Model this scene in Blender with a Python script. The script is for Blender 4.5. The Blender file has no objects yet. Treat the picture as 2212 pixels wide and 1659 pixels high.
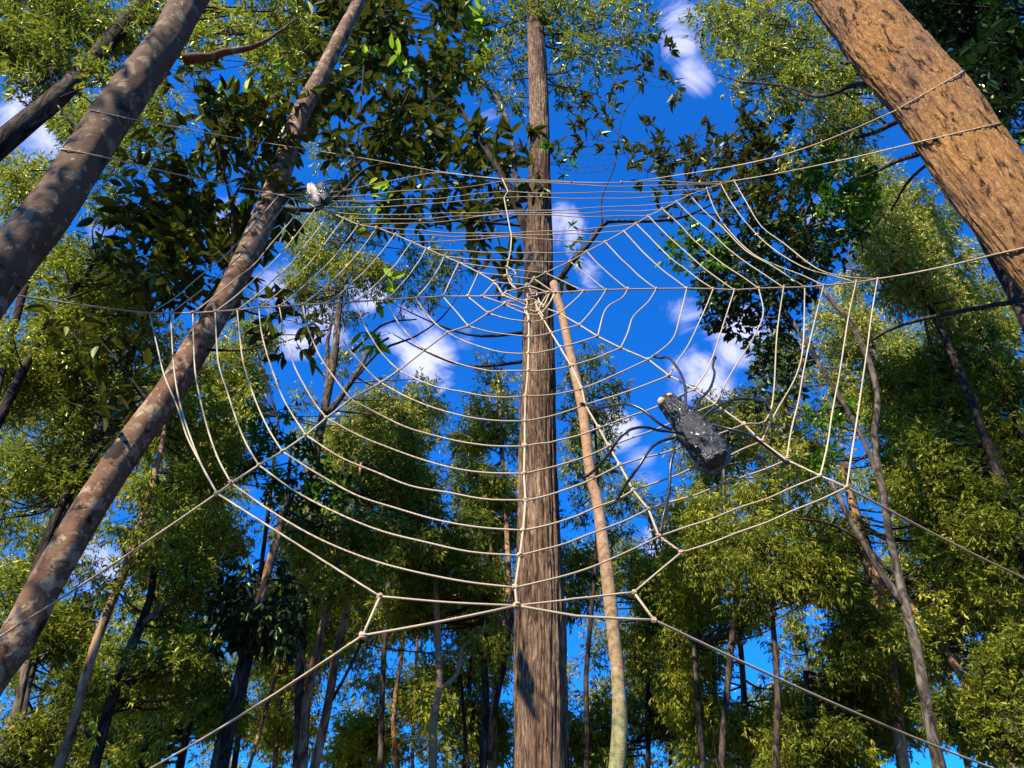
import bpy, math, random
import numpy as np
from mathutils import Vector
PI = math.pi
S = bpy.context.scene
COL = S.collection
# ------------------------------------------------------------------ camera, sky, sun, exposure
FPX = 1630.0; CX = 1106.0; CY = 829.5            # focal length / centre for a 2212 x 1659 picture
PITCH = math.radians(42.0); CAMZ = 1.6
cd = bpy.data.cameras.new('camera'); cam = bpy.data.objects.new('camera', cd); COL.objects.link(cam)
cam.location = (0, 0, CAMZ); cam.rotation_euler = (PI/2 + PITCH, 0, 0)
cd.sensor_width = 36; cd.lens = FPX/2212*36; cd.clip_start = 0.05; cd.clip_end = 3000
S.camera = cam
S.view_settings.view_transform = 'Standard'; S.view_settings.look = 'None'
S.view_settings.gamma = 1; S.view_settings.use_curve_mapping = False
S.view_settings.exposure = 1.3
SUN_EL = math.radians(43); SUN_AZ = math.radians(-148)     # azimuth clockwise from +Y; behind the camera, to the left
SD = Vector((math.sin(SUN_AZ)*math.cos(SUN_EL), math.cos(SUN_AZ)*math.cos(SUN_EL), math.sin(SUN_EL)))
sl = bpy.data.lights.new('sun', 'SUN'); sun = bpy.data.objects.new('sun', sl); COL.objects.link(sun)
sl.energy = 5.0; sl.angle = math.radians(0.55); sl.color = (1, .90, .74)
sun.rotation_euler = SD.to_track_quat('Z', 'Y').to_euler(); sun.location = (0, 0, 60)

F_ = np.array([0, math.cos(PITCH), math.sin(PITCH)]); U_ = np.array([0, -math.sin(PITCH), math.cos(PITCH)])
CAM = np.array([0, 0, CAMZ])
def ray(x, y):
    return F_ + np.array([(x-CX)/FPX, 0, 0]) + U_*(CY-y)/FPX
def at(x, y, Y):                                   # point on the ray at distance Y ahead of the camera
    d = ray(x, y); return CAM + d*(Y/d[1])

W = bpy.data.worlds.new('World'); S.world = W; W.use_nodes = True
nt = W.node_tree; nt.nodes.clear()
def wn(t, **k):
    n = nt.nodes.new(t)
    for a, b in k.items(): setattr(n, a, b)
    return n
def wl(a, b): nt.links.new(a, b)
sky = wn('ShaderNodeTexSky', sky_type='NISHITA'); sky.sun_disc = False
sky.sun_elevation = SUN_EL; sky.sun_rotation = SUN_AZ; sky.air_density = 1.0; sky.dust_density = 0.2; sky.ozone_density = 3.0
tint = wn('ShaderNodeMix', data_type='RGBA', blend_type='MULTIPLY'); tint.inputs[0].default_value = 1
wl(sky.outputs[0], tint.inputs[6]); tint.inputs[7].default_value = (.085, .86, 1.95, 1)
tc = wn('ShaderNodeTexCoord')
nrm = wn('ShaderNodeVectorMath', operation='NORMALIZE'); wl(tc.outputs['Generated'], nrm.inputs[0])
CLOUDS = [(1475,60,75,.95),(1500,165,55,.9),(1530,820,95,1.25),(1590,740,85,1.2),(1480,680,70,.7),(1215,500,60,.9),(1262,590,60,.65),(925,775,75,1.3),(880,720,70,1.0),
          (700,690,70,1.1),(600,620,75,1.0),(780,640,60,.9),(95,290,90,1.1),(230,490,55,.8),(500,470,60,.9),(1330,925,60,1.1),(1390,1010,55,.8),(1000,740,40,.5),
          (210,1230,80,.8),(1430,1180,70,.9),(1750,460,50,.7),(1050,270,60,.5),(1840,240,60,.7),(640,740,70,1.1),(1430,1390,60,.7)]
acc = None
for (x, y, r, s) in CLOUDS:
    d = ray(x, y); d = d/np.linalg.norm(d)
    dp = wn('ShaderNodeVectorMath', operation='DOT_PRODUCT'); wl(nrm.outputs[0], dp.inputs[0]); dp.inputs[1].default_value = tuple(d)
    ang = r*1.35/FPX*0.85
    mr = wn('ShaderNodeMapRange'); mr.inputs[1].default_value = math.cos(ang); mr.inputs[2].default_value = 1.0
    mr.inputs[3].default_value = 0; mr.inputs[4].default_value = s; wl(dp.outputs['Value'], mr.inputs[0])
    if acc is None: acc = mr.outputs[0]
    else:
        m = wn('ShaderNodeMath', operation='MAXIMUM'); wl(acc, m.inputs[0]); wl(mr.outputs[0], m.inputs[1]); acc = m.outputs[0]
n1 = wn('ShaderNodeTexNoise'); n1.inputs['Scale'].default_value = 13; n1.inputs['Detail'].default_value = 9; n1.inputs['Roughness'].default_value = .62
n1.inputs['Distortion'].default_value = .9
wl(nrm.outputs[0], n1.inputs['Vector'])
mul = wn('ShaderNodeMath', operation='MULTIPLY_ADD'); wl(n1.outputs[0], mul.inputs[0]); mul.inputs[1].default_value = 3.4; mul.inputs[2].default_value = -2.25
st = wn('ShaderNodeMapRange'); st.inputs[1].default_value = 0.0; st.inputs[2].default_value = .25; wl(acc, st.inputs[0])
a1 = wn('ShaderNodeMath', operation='MULTIPLY_ADD'); wl(acc, a1.inputs[0]); a1.inputs[1].default_value = 1.35; wl(mul.outputs[0], a1.inputs[2])
ad = wn('ShaderNodeMath', operation='MULTIPLY'); wl(a1.outputs[0], ad.inputs[0]); wl(st.outputs[0], ad.inputs[1])
cr = wn('ShaderNodeMapRange', interpolation_type='SMOOTHSTEP'); cr.inputs[1].default_value = .0; cr.inputs[2].default_value = 1.25; wl(ad.outputs[0], cr.inputs[0])
mixc = wn('ShaderNodeMix', data_type='RGBA'); wl(cr.outputs[0], mixc.inputs[0]); wl(tint.outputs[2], mixc.inputs[6]); mixc.inputs[7].default_value = (5.4, 5.6, 8.4, 1)
bg = wn('ShaderNodeBackground'); bg.inputs[1].default_value = 0.07; wl(mixc.outputs[2], bg.inputs[0])
out = wn('ShaderNodeOutputWorld'); wl(bg.outputs[0], out.inputs[0])

# ------------------------------------------------------------------ materials
def newmat(name):
    m = bpy.data.materials.new(name); m.use_nodes = True; t = m.node_tree; t.nodes.clear(); return m, t
def N(t, ty, **k):
    n = t.nodes.new(ty)
    for a, b in k.items(): setattr(n, a, b)
    return n
def ramp(t, src, stops):
    r = N(t, 'ShaderNodeValToRGB'); e = r.color_ramp.elements
    while len(e) > len(stops): e.remove(e[-1])
    while len(e) < len(stops): e.new(.5)
    for i, (p, c) in enumerate(stops): e[i].position = p; e[i].color = (*c, 1)
    t.links.new(src, r.inputs[0]); return r.outputs[0]
def noise(t, vec, scale, detail=4, rough=.55, dist=0.):
    n = N(t, 'ShaderNodeTexNoise'); n.inputs['Scale'].default_value = scale; n.inputs['Detail'].default_value = detail
    n.inputs['Roughness'].default_value = rough; n.inputs['Distortion'].default_value = dist; t.links.new(vec, n.inputs['Vector']); return n.outputs[0]
def mapv(t, sc, src='Object'):
    tcn = N(t, 'ShaderNodeTexCoord'); mp = N(t, 'ShaderNodeMapping'); mp.inputs['Scale'].default_value = sc
    t.links.new(tcn.outputs[src], mp.inputs[0]); return mp.outputs[0]
def mixcol(t, f, a, b, mode='MIX'):
    m = N(t, 'ShaderNodeMix', data_type='RGBA', blend_type=mode)
    for i, v in ((0, f), (6, a), (7, b)):
        if isinstance(v, (int, float)): m.inputs[i].default_value = v
        elif isinstance(v, tuple): m.inputs[i].default_value = (*v, 1)
        else: t.links.new(v, m.inputs[i])
    return m.outputs[2]
def finish(t, col, rough=.8, bump=None, strength=.5, dist=.02, spec=.3, coat=0):
    if not isinstance(col, tuple): col = mixcol(t, 1.0, col, (.74, .74, .74), 'MULTIPLY')
    p = N(t, 'ShaderNodeBsdfPrincipled'); o = N(t, 'ShaderNodeOutputMaterial')
    if isinstance(col, tuple): p.inputs['Base Color'].default_value = (*col, 1)
    else: t.links.new(col, p.inputs['Base Color'])
    if isinstance(rough, (int, float)): p.inputs['Roughness'].default_value = rough
    else: t.links.new(rough, p.inputs['Roughness'])
    p.inputs['Specular IOR Level'].default_value = spec; p.inputs['Coat Weight'].default_value = coat
    if bump is not None:
        b = N(t, 'ShaderNodeBump'); b.inputs['Strength'].default_value = strength; b.inputs['Distance'].default_value = dist
        t.links.new(bump, b.inputs['Height']); t.links.new(b.outputs[0], p.inputs['Normal'])
    t.links.new(p.outputs[0], o.inputs[0])

def leafmat(name, dark, mid, light, trans=.40, gloss=.10, rough=.4, tcol=(.30,.42,.03), clumpscale=.8):
    m, t = newmat(name)
    g = N(t, 'ShaderNodeNewGeometry'); v = mapv(t, (1,1,1))
    a = N(t, 'ShaderNodeMath', operation='MULTIPLY_ADD'); t.links.new(noise(t, v, clumpscale, 2), a.inputs[0]); a.inputs[1].default_value = 1.1
    b = N(t, 'ShaderNodeMath', operation='MULTIPLY_ADD'); t.links.new(g.outputs['Random Per Island'], b.inputs[0]); b.inputs[1].default_value = .9; b.inputs[2].default_value = -.50
    t.links.new(b.outputs[0], a.inputs[2])
    dark, mid, light, tcol = [tuple(x*.84 for x in q) for q in (dark, mid, light, tcol)]
    c = ramp(t, a.outputs[0], [(0.12, dark), (.5, mid), (.85, light)])
    d = N(t, 'ShaderNodeBsdfDiffuse'); t.links.new(c, d.inputs[0])
    tr = N(t, 'ShaderNodeBsdfTranslucent'); tcx = mixcol(t, .45, c, tcol); t.links.new(tcx, tr.inputs[0])
    m1 = N(t, 'ShaderNodeMixShader'); m1.inputs[0].default_value = trans; t.links.new(d.outputs[0], m1.inputs[1]); t.links.new(tr.outputs[0], m1.inputs[2])
    gl = N(t, 'ShaderNodeBsdfGlossy'); gl.inputs['Roughness'].default_value = rough; gl.inputs[0].default_value = (.34,.38,.18,1)
    fr = N(t, 'ShaderNodeFresnel'); fr.inputs[0].default_value = 1.35
    fm = N(t, 'ShaderNodeMath', operation='MULTIPLY_ADD'); t.links.new(fr.outputs[0], fm.inputs[0]); fm.inputs[1].default_value = .14; fm.inputs[2].default_value = gloss*.25
    m2 = N(t, 'ShaderNodeMixShader'); t.links.new(fm.outputs[0], m2.inputs[0]); t.links.new(m1.outputs[0], m2.inputs[1]); t.links.new(gl.outputs[0], m2.inputs[2])
    o = N(t, 'ShaderNodeOutputMaterial'); t.links.new(m2.outputs[0], o.inputs[0]); return m
M = {}
M['euc'] = leafmat('gum leaves', (.08,.11,.008), (.25,.28,.020), (.55,.50,.055))
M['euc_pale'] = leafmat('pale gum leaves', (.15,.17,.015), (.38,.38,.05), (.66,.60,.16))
M['euc_dark'] = leafmat('deep green gum leaves', (.040,.060,.006), (.13,.15,.010), (.34,.32,.028))
M['yellow'] = leafmat('yellow green leaves', (.12,.17,.010), (.32,.36,.02), (.60,.58,.05))
M['broad'] = leafmat('broad olive leaves', (.030,.032,.006), (.065,.068,.010), (.13,.15,.014), trans=.26, gloss=.05, rough=.5, tcol=(.12,.14,.01))
M['young'] = leafmat('young lime leaves', (.12,.20,.01), (.20,.32,.015), (.30,.42,.02), trans=.55, tcol=(.5,.75,.03))
M['glossy'] = leafmat('glossy green leaves', (.020,.06,.006), (.06,.14,.008), (.16,.32,.02), trans=.32, gloss=.2, rough=.3, tcol=(.15,.4,.01))
M['black_green'] = leafmat('blackish green leaves', (.008,.018,.006), (.018,.034,.010), (.04,.07,.02), trans=.14, gloss=.12, rough=.35, tcol=(.03,.12,.01))

def bark_iron(name, c1, c2, c3, zs=.12, sc=14, strength=1.0, lo=.40, hi=.62, var=.55):
    m, t = newmat(name); v = mapv(t, (1,1,zs)); v2 = mapv(t, (1,1,.35))
    n = noise(t, v, sc, 7, .66, 1.1); n2 = noise(t, v2, 1.3, 4)
    c = ramp(t, n, [(lo, c1), ((lo+hi)/2, c2), (hi, c3)])
    c = mixcol(t, var, c, ramp(t, n2, [(.40, (.36,.33,.31)), (.62, (1,1,1))]), 'MULTIPLY')
    finish(t, c, .9, n, strength, .05, .12); return m
M['iron'] = bark_iron('furrowed brown bark', (.055,.033,.021), (.23,.14,.082), (.47,.31,.19), zs=.13, sc=24, strength=1.0, lo=.38, hi=.63, var=.85)  # bark tone varies; its dark patches are strengthened to stand in for shadow
M['trunk_warm'] = bark_iron('warm brown gum bark', (.10,.050,.024), (.36,.195,.10), (.55,.35,.20), zs=.3, sc=6, strength=.4)
M['trunk_dark'] = bark_iron('dark brown bark', (.010,.008,.006), (.05,.035,.026), (.13,.095,.07), zs=.25, sc=9, strength=.7)
M['trunk_grey'] = bark_iron('grey brown bark', (.03,.023,.017), (.11,.085,.06), (.23,.19,.15), zs=.4, sc=8, strength=.5)
M['twig'] = bark_iron('dark twig bark', (.012,.009,.006), (.04,.03,.02), (.09,.07,.05), zs=.6, sc=12, strength=.2)
# flaky orange bark (big tree at upper right)
m, t = newmat('flaky orange brown bark'); v = mapv(t, (1,1,.30)); v3 = mapv(t, (1,1,.55)); v4 = mapv(t, (1,1,.22))
nn = noise(t, v, 26, 9, .72, 1.2); n2 = noise(t, v3, 1.6, 4); n4 = noise(t, v4, 16, 6, .62, .7)
c = ramp(t, nn, [(.37, (.07,.03,.014)), (.46, (.32,.145,.050)), (.55, (.57,.29,.095)), (.68, (.80,.50,.22))])
c = mixcol(t, .5, c, ramp(t, n2, [(.38, (.30,.185,.13)), (.62, (.64,.32,.10))]))
c = mixcol(t, .92, c, ramp(t, n4, [(.37, (.08,.055,.04)), (.44, (1,1,1))]), 'MULTIPLY')
hb = N(t, 'ShaderNodeMath', operation='MULTIPLY_ADD'); t.links.new(ramp(t, n4, [(.33, (0,0,0)), (.45, (1,1,1))]), hb.inputs[0]); hb.inputs[1].default_value = .5; t.links.new(nn, hb.inputs[2])
finish(t, c, .92, hb.outputs[0], 1.0, .08, .12); M['flaky'] = m
# mottled lichen bark (left trees)
def mottled(name, base1, base2, lich, dark, zs=1.0, th=.53):
    m, t = newmat(name); v = mapv(t, (1,1,zs)); vb = mapv(t, (1,1,5))
    c = ramp(t, noise(t, v, 3.2, 6, .6, .4), [(.38, base1), (.6, base2)])
    f1 = ramp(t, noise(t, v, 5.0, 8, .60, .3), [(th, (0,0,0)), (th+.05, (1,1,1))])
    c = mixcol(t, f1, c, lich)
    f3 = ramp(t, noise(t, v, 11, 5, .6, .5), [(.60, (0,0,0)), (.64, (1,1,1))])
    c = mixcol(t, f3, c, (lich[0]*1.25, lich[1]*1.25, lich[2]*1.25))
    f2 = ramp(t, noise(t, v, 2.6, 7, .65, .6), [(.575, (0,0,0)), (.63, (1,1,1))])
    c = mixcol(t, f2, c, dark)
    rb = noise(t, vb, 5, 6, .7, 1.0)
    c = mixcol(t, ramp(t, rb, [(.60, (0,0,0)), (.68, (.75,.75,.75))]), c, dark)
    finish(t, c, .85, rb, .5, .02, .2); return m
M['mottled'] = mottled('mottled red bark with pale lichen', (.13,.055,.028), (.20,.105,.055), (.34,.24,.14), (.022,.016,.011))
M['mottled_dark'] = mottled('mottled grey bark with lichen', (.095,.045,.020), (.13,.072,.036), (.24,.165,.09), (.016,.011,.007), zs=.8, th=.55)
m, t = newmat('smooth greenish bark'); v = mapv(t, (1,1,1)); tcn = N(t, 'ShaderNodeTexCoord'); sx = N(t, 'ShaderNodeSeparateXYZ'); t.links.new(tcn.outputs['Object'], sx.inputs[0])
a = N(t, 'ShaderNodeMath', operation='MULTIPLY_ADD'); t.links.new(noise(t, v, 1.7, 4), a.inputs[0]); a.inputs[1].default_value = 3; t.links.new(sx.outputs[2], a.inputs[2])
mr = N(t, 'ShaderNodeMapRange'); mr.inputs[1].default_value = 5.2; mr.inputs[2].default_value = 8.0; t.links.new(a.outputs[0], mr.inputs[0])
c = mixcol(t, mr.outputs[0], (.26,.25,.10), (.40,.225,.12))
c = mixcol(t, ramp(t, noise(t, v, 14, 5, .65), [(.5, (0,0,0)), (.62, (.7,.7,.7))]), c, (.15,.095,.05))
c = mixcol(t, ramp(t, noise(t, v, 5, 5, .65, .5), [(.56, (0,0,0)), (.62, (.6,.6,.6))]), c, (.44,.37,.24))
finish(t, c, .8, noise(t, mapv(t, (1,1,4)), 7, 6, .7), .5, .02, .2); M['slim'] = m
# rope
m, t = newmat('cream rope'); v = mapv(t, (1,1,1))
wv = N(t, 'ShaderNodeTexWave', wave_type='BANDS', bands_direction='DIAGONAL'); wv.inputs['Scale'].default_value = 55; wv.inputs['Distortion'].default_value = 1.5; t.links.new(v, wv.inputs['Vector'])
c = ramp(t, noise(t, v, 1.1, 5, .6), [(.35, (.36,.26,.14)), (.6, (.66,.53,.35))])
c = mixcol(t, .35, c, ramp(t, wv.outputs[1], [(0, (.28,.20,.11)), (.6, (.68,.57,.38))]))
finish(t, c, .85, wv.outputs[1], .6, .004, .2); M['rope'] = m
m, t = newmat('weathered knot rope'); v = mapv(t, (1,1,1)); finish(t, ramp(t, noise(t, v, 30, 4), [(.35, (.38,.23,.12)), (.65, (.72,.56,.36))]), .85, noise(t, v, 160, 2), .8, .005, .2); M['knot'] = m
# spider
m, t = newmat('black tar coated body'); v = mapv(t, (1,1,1))
n_ = noise(t, v, 16, 7, .65, .5)
c = ramp(t, n_, [(.40, (.004,.004,.004)), (.58, (.012,.010,.008)), (.74, (.045,.036,.026))])
finish(t, c, ramp(t, noise(t, v, 5, 4), [(.42, (.16,.16,.16)), (.6, (.6,.6,.6))]), n_, 1.0, .035, .5, .12); M['tar'] = m
m, t = newmat('black hose'); v = mapv(t, (1,1,1)); finish(t, ramp(t, noise(t, v, 25, 5), [(.4, (.010,.010,.012)), (.7, (.055,.05,.048))]), .33, noise(t, v, 60, 4), .3, .004, .5); M['hose'] = m
m, t = newmat('pale cut wood'); v = mapv(t, (1,1,1)); finish(t, ramp(t, noise(t, v, 22, 4), [(.35, (.34,.22,.12)), (.6, (.62,.48,.32))]), .7, noise(t, v, 40, 3), .3, .004, .3); M['wood'] = m
m, t = newmat('weathered grey tan wood'); v = mapv(t, (1,1,1)); finish(t, ramp(t, noise(t, v, 20, 6, .65, .6), [(.3, (.13,.09,.07)), (.52, (.42,.34,.28)), (.75, (.85,.80,.74))]), .75, noise(t, v, 30, 4), .5, .01, .3); M['greywood'] = m
m, t = newmat('leaf litter'); v = mapv(t, (1,1,1)); finish(t, ramp(t, noise(t, v, 6, 8, .7), [(.35, (.04,.028,.016)), (.6, (.14,.09,.05)), (.75, (.20,.16,.07))]), .95, noise(t, v, 12, 6), .6, .05, .1); M['ground'] = m

# ------------------------------------------------------------------ mesh helpers
def meshobj(name, V, polys, mat, parent=None, base=None, smooth=True):
    """polys: list of (K,n) int arrays"""
    V = np.asarray(V, dtype=np.float64)
    if base is not None: V = V - np.asarray(base)
    me = bpy.data.meshes.new(name)
    me.vertices.add(len(V)); me.vertices.foreach_set('co', V.astype(np.float32).ravel())
    idx = np.concatenate([p.ravel() for p in polys]); tot = np.concatenate([np.full(len(p), p.shape[1]) for p in polys])
    st = np.concatenate([[0], np.cumsum(tot)[:-1]])
    me.loops.add(len(idx)); me.loops.foreach_set('vertex_index', idx.astype(np.int32))
    me.polygons.add(len(tot)); me.polygons.foreach_set('loop_start', st.astype(np.int32)); me.polygons.foreach_set('loop_total', tot.astype(np.int32))
    me.polygons.foreach_set('use_smooth', np.full(len(tot), smooth))
    me.update(calc_edges=True); me.validate()
    me.materials.append(mat)
    o = bpy.data.objects.new(name, me); COL.objects.link(o)
    if parent is not None: o.parent = parent
    return o
def thing(name, label, cat, loc=(0,0,0), group=None):
    o = bpy.data.objects.new(name, None); COL.objects.link(o); o.location = tuple(loc); o.empty_display_size = .3
    o['label'] = label; o['category'] = cat
    if group: o['group'] = group
    return o
def catmull(P, n):
    P = np.asarray(P, float)
    if len(P) < 3: 
        tt = np.linspace(0, 1, n)[:, None]; return P[0]*(1-tt)+P[-1]*tt
    Q = np.vstack([2*P[0]-P[1], P, 2*P[-1]-P[-2]]); seg = len(P)-1
    L = np.linalg.norm(np.diff(P[:, :3], axis=0), axis=1); c = np.concatenate([[0], np.cumsum(L)]); s = np.linspace(0, c[-1], n)
    k = np.clip(np.searchsorted(c, s, side='right')-1, 0, seg-1); u = ((s-c[k])/np.maximum(L[k], 1e-9))[:, None]
    p0, p1, p2, p3 = Q[k], Q[k+1], Q[k+2], Q[k+3]
    return .5*((2*p1)+(-p0+p2)*u+(2*p0-5*p1+4*p2-p3)*u*u+(-p0+3*p1-3*p2+p3)*u**3)
def frames(P):
    T = np.gradient(P, axis=0); T /= np.maximum(np.linalg.norm(T, axis=1), 1e-9)[:, None]
    a = np.array([1., 0, 0]) if abs(T[0][0]) < .8 else np.array([0, 1., 0])
    A = np.zeros_like(P); v = a-T[0]*a.dot(T[0]); v /= np.linalg.norm(v)
    for i in range(len(P)):
        v = v-T[i]*v.dot(T[i]); v /= max(np.linalg.norm(v), 1e-9); A[i] = v
    return A, np.cross(T, A)
class MB:
    def __init__(s): s.V = []; s.P = []; s.n = 0
    def add(s, V, polys):
        s.V.append(V); s.P += [p+s.n for p in polys]; s.n += len(V)
    def tube(s, P, R, seg=6, caps=True, disp=None):
        P = np.asarray(P, float); n = len(P); R = np.broadcast_to(np.asarray(R, float), (n,))
        A, B = frames(P); th = np.arange(seg)/seg*2*PI
        rr = R[:, None]*np.ones(seg)[None]
        if disp is not None: rr = rr*disp(P, th)
        V = P[:, None]+(np.cos(th)[None, :, None]*A[:, None]+np.sin(th)[None, :, None]*B[:, None])*rr[:, :, None]
        i = np.arange(n-1)[:, None]*seg; j = np.arange(seg)[None]; j2 = (j+1) % seg
        q = np.stack([i+j, i+j2, i+seg+j2, i+seg+j], -1).reshape(-1, 4)
        pol = [q]
        if caps: pol += [np.arange(seg)[::-1][None], (np.arange(seg)+(n-1)*seg)[None]]
        s.add(V.reshape(-1, 3), pol)
    def merge(s, o):
        k = sum(len(p) for p in s.P); s.P = [p for p in s.P]; s.add(np.vstack(o.V), o.P)
    def build(s, name, mat, parent=None, base=None, smooth=True):
        by = {}
        for p in s.P: by.setdefault(p.shape[1], []).append(p)
        return meshobj(name, np.vstack(s.V), [np.vstack(v) for v in by.values()], mat, parent, base, smooth)
def hsh(i, j, k):
    h = (i*374761393+j*668265263+k*2147483647) & 0xffffffff
    h = ((h ^ (h >> 13))*1274126177) & 0xffffffff
    return ((h ^ (h >> 16)) & 0xffff)/65535.0
def vnoise(p):
    p = np.asarray(p); f = np.floor(p).astype(np.int64); u = p-f; u = u*u*(3-2*u); r = 0
    for a in (0, 1):
        for b in (0, 1):
            for c in (0, 1):
                w = (u[..., 0] if a else 1-u[..., 0])*(u[..., 1] if b else 1-u[..., 1])*(u[..., 2] if c else 1-u[..., 2])
                r = r+w*hsh(f[..., 0]+a, f[..., 1]+b, f[..., 2]+c)
    return r-.5
def barkdisp(kind, seed=0):
    def f(P, th):
        z = P[:, 2][:, None]*np.ones(len(th)); t = th[None]*np.ones((len(P), 1)); c = np.cos(t); s_ = np.sin(t)
        if kind == 'iron':
            r = 1+.10*vnoise(np.stack([c*8, s_*8, z*1.0+seed], -1))+.16*vnoise(np.stack([c*20, s_*20, z*2.0+seed], -1))+.05*vnoise(np.stack([c*2, s_*2, z*.5+seed], -1))
            return r
        if kind == 'flaky':
            return 1+.08*vnoise(np.stack([c*2.5, s_*2.5, z*1.2], -1))+.07*vnoise(np.stack([c*13, s_*13, z*5], -1))+.05*vnoise(np.stack([c*30, s_*30, z*11], -1))+.02*vnoise(np.stack([c*60, s_*60, z*22], -1))
        return 1+.12*vnoise(np.stack([c*1.6, s_*1.6, z*1.0+seed], -1))+.05*vnoise(np.stack([c*4, s_*4, z*4+seed], -1))+.035*vnoise(np.stack([c*2, s_*2, z*14+seed], -1))
    return f

# ------------------------------------------------------------------ leaves
def unit(a): return a/np.maximum(np.linalg.norm(a, axis=-1, keepdims=True), 1e-9)
PROF = {'slim': ([.35, .7], [.9, .62]), 'big': ([.10, .30, .55, .80], [.55, .95, 1.0, .60]), 'mid': ([.25, .65], [.9, .85])}
def leaves(mb, pos, d, nr, L, Wd, shape, fold=.25, droop=.12):
    d = unit(d); side = unit(np.cross(d, nr)); up = np.cross(side, d)
    n = len(pos); L = np.broadcast_to(L, (n,))[:, None]; Wd = np.broadcast_to(Wd, (n,))[:, None]
    if shape == 'quad':
        V = np.stack([pos, pos+d*L*.45+side*Wd*.5, pos+d*L-up*L*droop, pos+d*L*.45-side*Wd*.5], 1).reshape(-1, 3)
        mb.add(V, [np.arange(n*4).reshape(n, 4)]); return
    ts, ws = PROF[shape]; k = len(ts); cols = [pos]
    for t_, w_ in zip(ts, ws): cols.append(pos+d*L*t_+side*Wd*.5*w_+up*(Wd*fold*w_*.5-L*droop*t_*t_))
    cols.append(pos+d*L-up*L*droop)
    for t_, w_ in zip(ts[::-1], ws[::-1]): cols.append(pos+d*L*t_-side*Wd*.5*w_+up*(Wd*fold*w_*.5-L*droop*t_*t_))
    m = 2*k+2; V = np.stack(cols, 1).reshape(-1, 3); b = np.arange(n)[:, None]*m
    f1 = b+np.arange(0, k+2)[None]; f2 = b+np.array([0]+list(range(k+1, m)))[None]
    mb.add(V, [f1, f2])
rng = np.random.default_rng(7)
def rdir(n):
    v = rng.normal(size=(n, 3)); return unit(v)
def clump_leaves(mb, tw, c, r, kind, L, cover=1.5, rv=None):
    """one clump of foliage of radius r (metres) round c; L leaf length in metres"""
    style = KINDS[kind]; wr = style['w']; la = L*L*wr*.42
    n = max(8, int(cover*PI*r*r/la)); k = style['k']; ns = max(2, n//k)
    sp = rdir(ns)*(rng.random((ns, 1))**.45)*r*np.array([1, 1, style.get('flat', .8)])
    # bunch the sprays into a few sub-clumps so that light and dark lumps and gaps appear
    nb = max(3, int(style.get('nb', 7))); bc = rdir(nb)*r*.75*np.array([1, 1, .8]); g = rng.integers(0, nb, ns)
    sp = sp*.58+bc[g]*rng.uniform(.75, 1.1, (ns, 1)); ctr = c+sp
    out = unit(sp+rdir(ns)*.6*r)
    tl = style['tl']*L
    tdir = unit(out*.8+np.array([0, 0, style['tz']])+rdir(ns)*.4)
    u = rng.random((ns, k)); 
    if style.get('rosette'): u = 1-u*u*.45
    pos = (ctr[:, None]+tdir[:, None]*(u[..., None]*tl)).reshape(-1, 3); N_ = len(pos)
    td = np.repeat(tdir, k, 0)
    d = unit(td*style['fwd']+rdir(N_)*style['spread']+np.array([0, 0, style['lz']]))
    nr = unit(np.array([0, 0, 1.0])*style['nz']+rdir(N_))
    ll = L*rng.uniform(.65, 1.2, N_)
    leaves(mb, pos, d, nr, ll, ll*wr*rng.uniform(.8, 1.15, N_), style['shape'], droop=style.get('droop', .12))
    if tw is not None:
        m_ = min(ns, style.get('twigs', 0)); 
        for i in range(m_):
            a = c+sp[i]*.05; e = ctr[i]+tdir[i]*tl
            P = catmull([a, (a+ctr[i])/2+np.array([0, 0, .06*r])+rdir(1)[0]*.08*r, ctr[i], e], 7); tw.tube(P, np.linspace(style['twr'], style['twr']*.35, 7), 3, False)
KINDS = {
 'euc':   dict(w=.25, k=7, tl=1.6, tz=-.15, fwd=.5, spread=.8, lz=-.75, nz=.1, shape='quad', nb=9, twigs=3, twr=.010),
 'fine':  dict(w=.30, k=9, tl=1.8, tz=0.0, fwd=.5, spread=.9, lz=-.35, nz=.5, shape='quad', nb=9, twigs=4, twr=.008),
 'mid':   dict(w=.42, k=7, tl=1.6, tz=.05, fwd=.5, spread=.9, lz=-.25, nz=.9, shape='mid', nb=7, twigs=4, twr=.008),
 'big':   dict(w=.38, k=6, tl=1.5, tz=-.05, fwd=.6, spread=.85, lz=-.22, nz=1.6, shape='big', nb=6, twigs=12, twr=.006, droop=.2, flat=.6),
 'ros':   dict(w=.30, k=8, tl=.9, tz=.2, fwd=.8, spread=.9, lz=-.15, nz=1.2, shape='mid', nb=7, twigs=14, twr=.006, rosette=True, droop=.15),
 'droopy':dict(w=.36, k=7, tl=1.3, tz=-.3, fwd=.5, spread=.6, lz=-.9, nz=.4, shape='mid', nb=8, twigs=2, twr=.008, droop=.25),
}
TRUNKS = {}
def surf(x, y, Q, off=.012):
    """first point of the ray through (x, y) that touches the trunk Q"""
    d = ray(x, y); d = d/np.linalg.norm(d)
    for t_ in np.arange(3.0, 12, .01):
        p = CAM+d*t_; k = np.argmin(np.linalg.norm(Q[:, :3]-p, axis=1))
        if np.linalg.norm(Q[k, :3]-p) < Q[k, 3]+off: return p
    return None
def depth_of(p): return float((np.asarray(p)-CAM).dot(F_))
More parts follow.
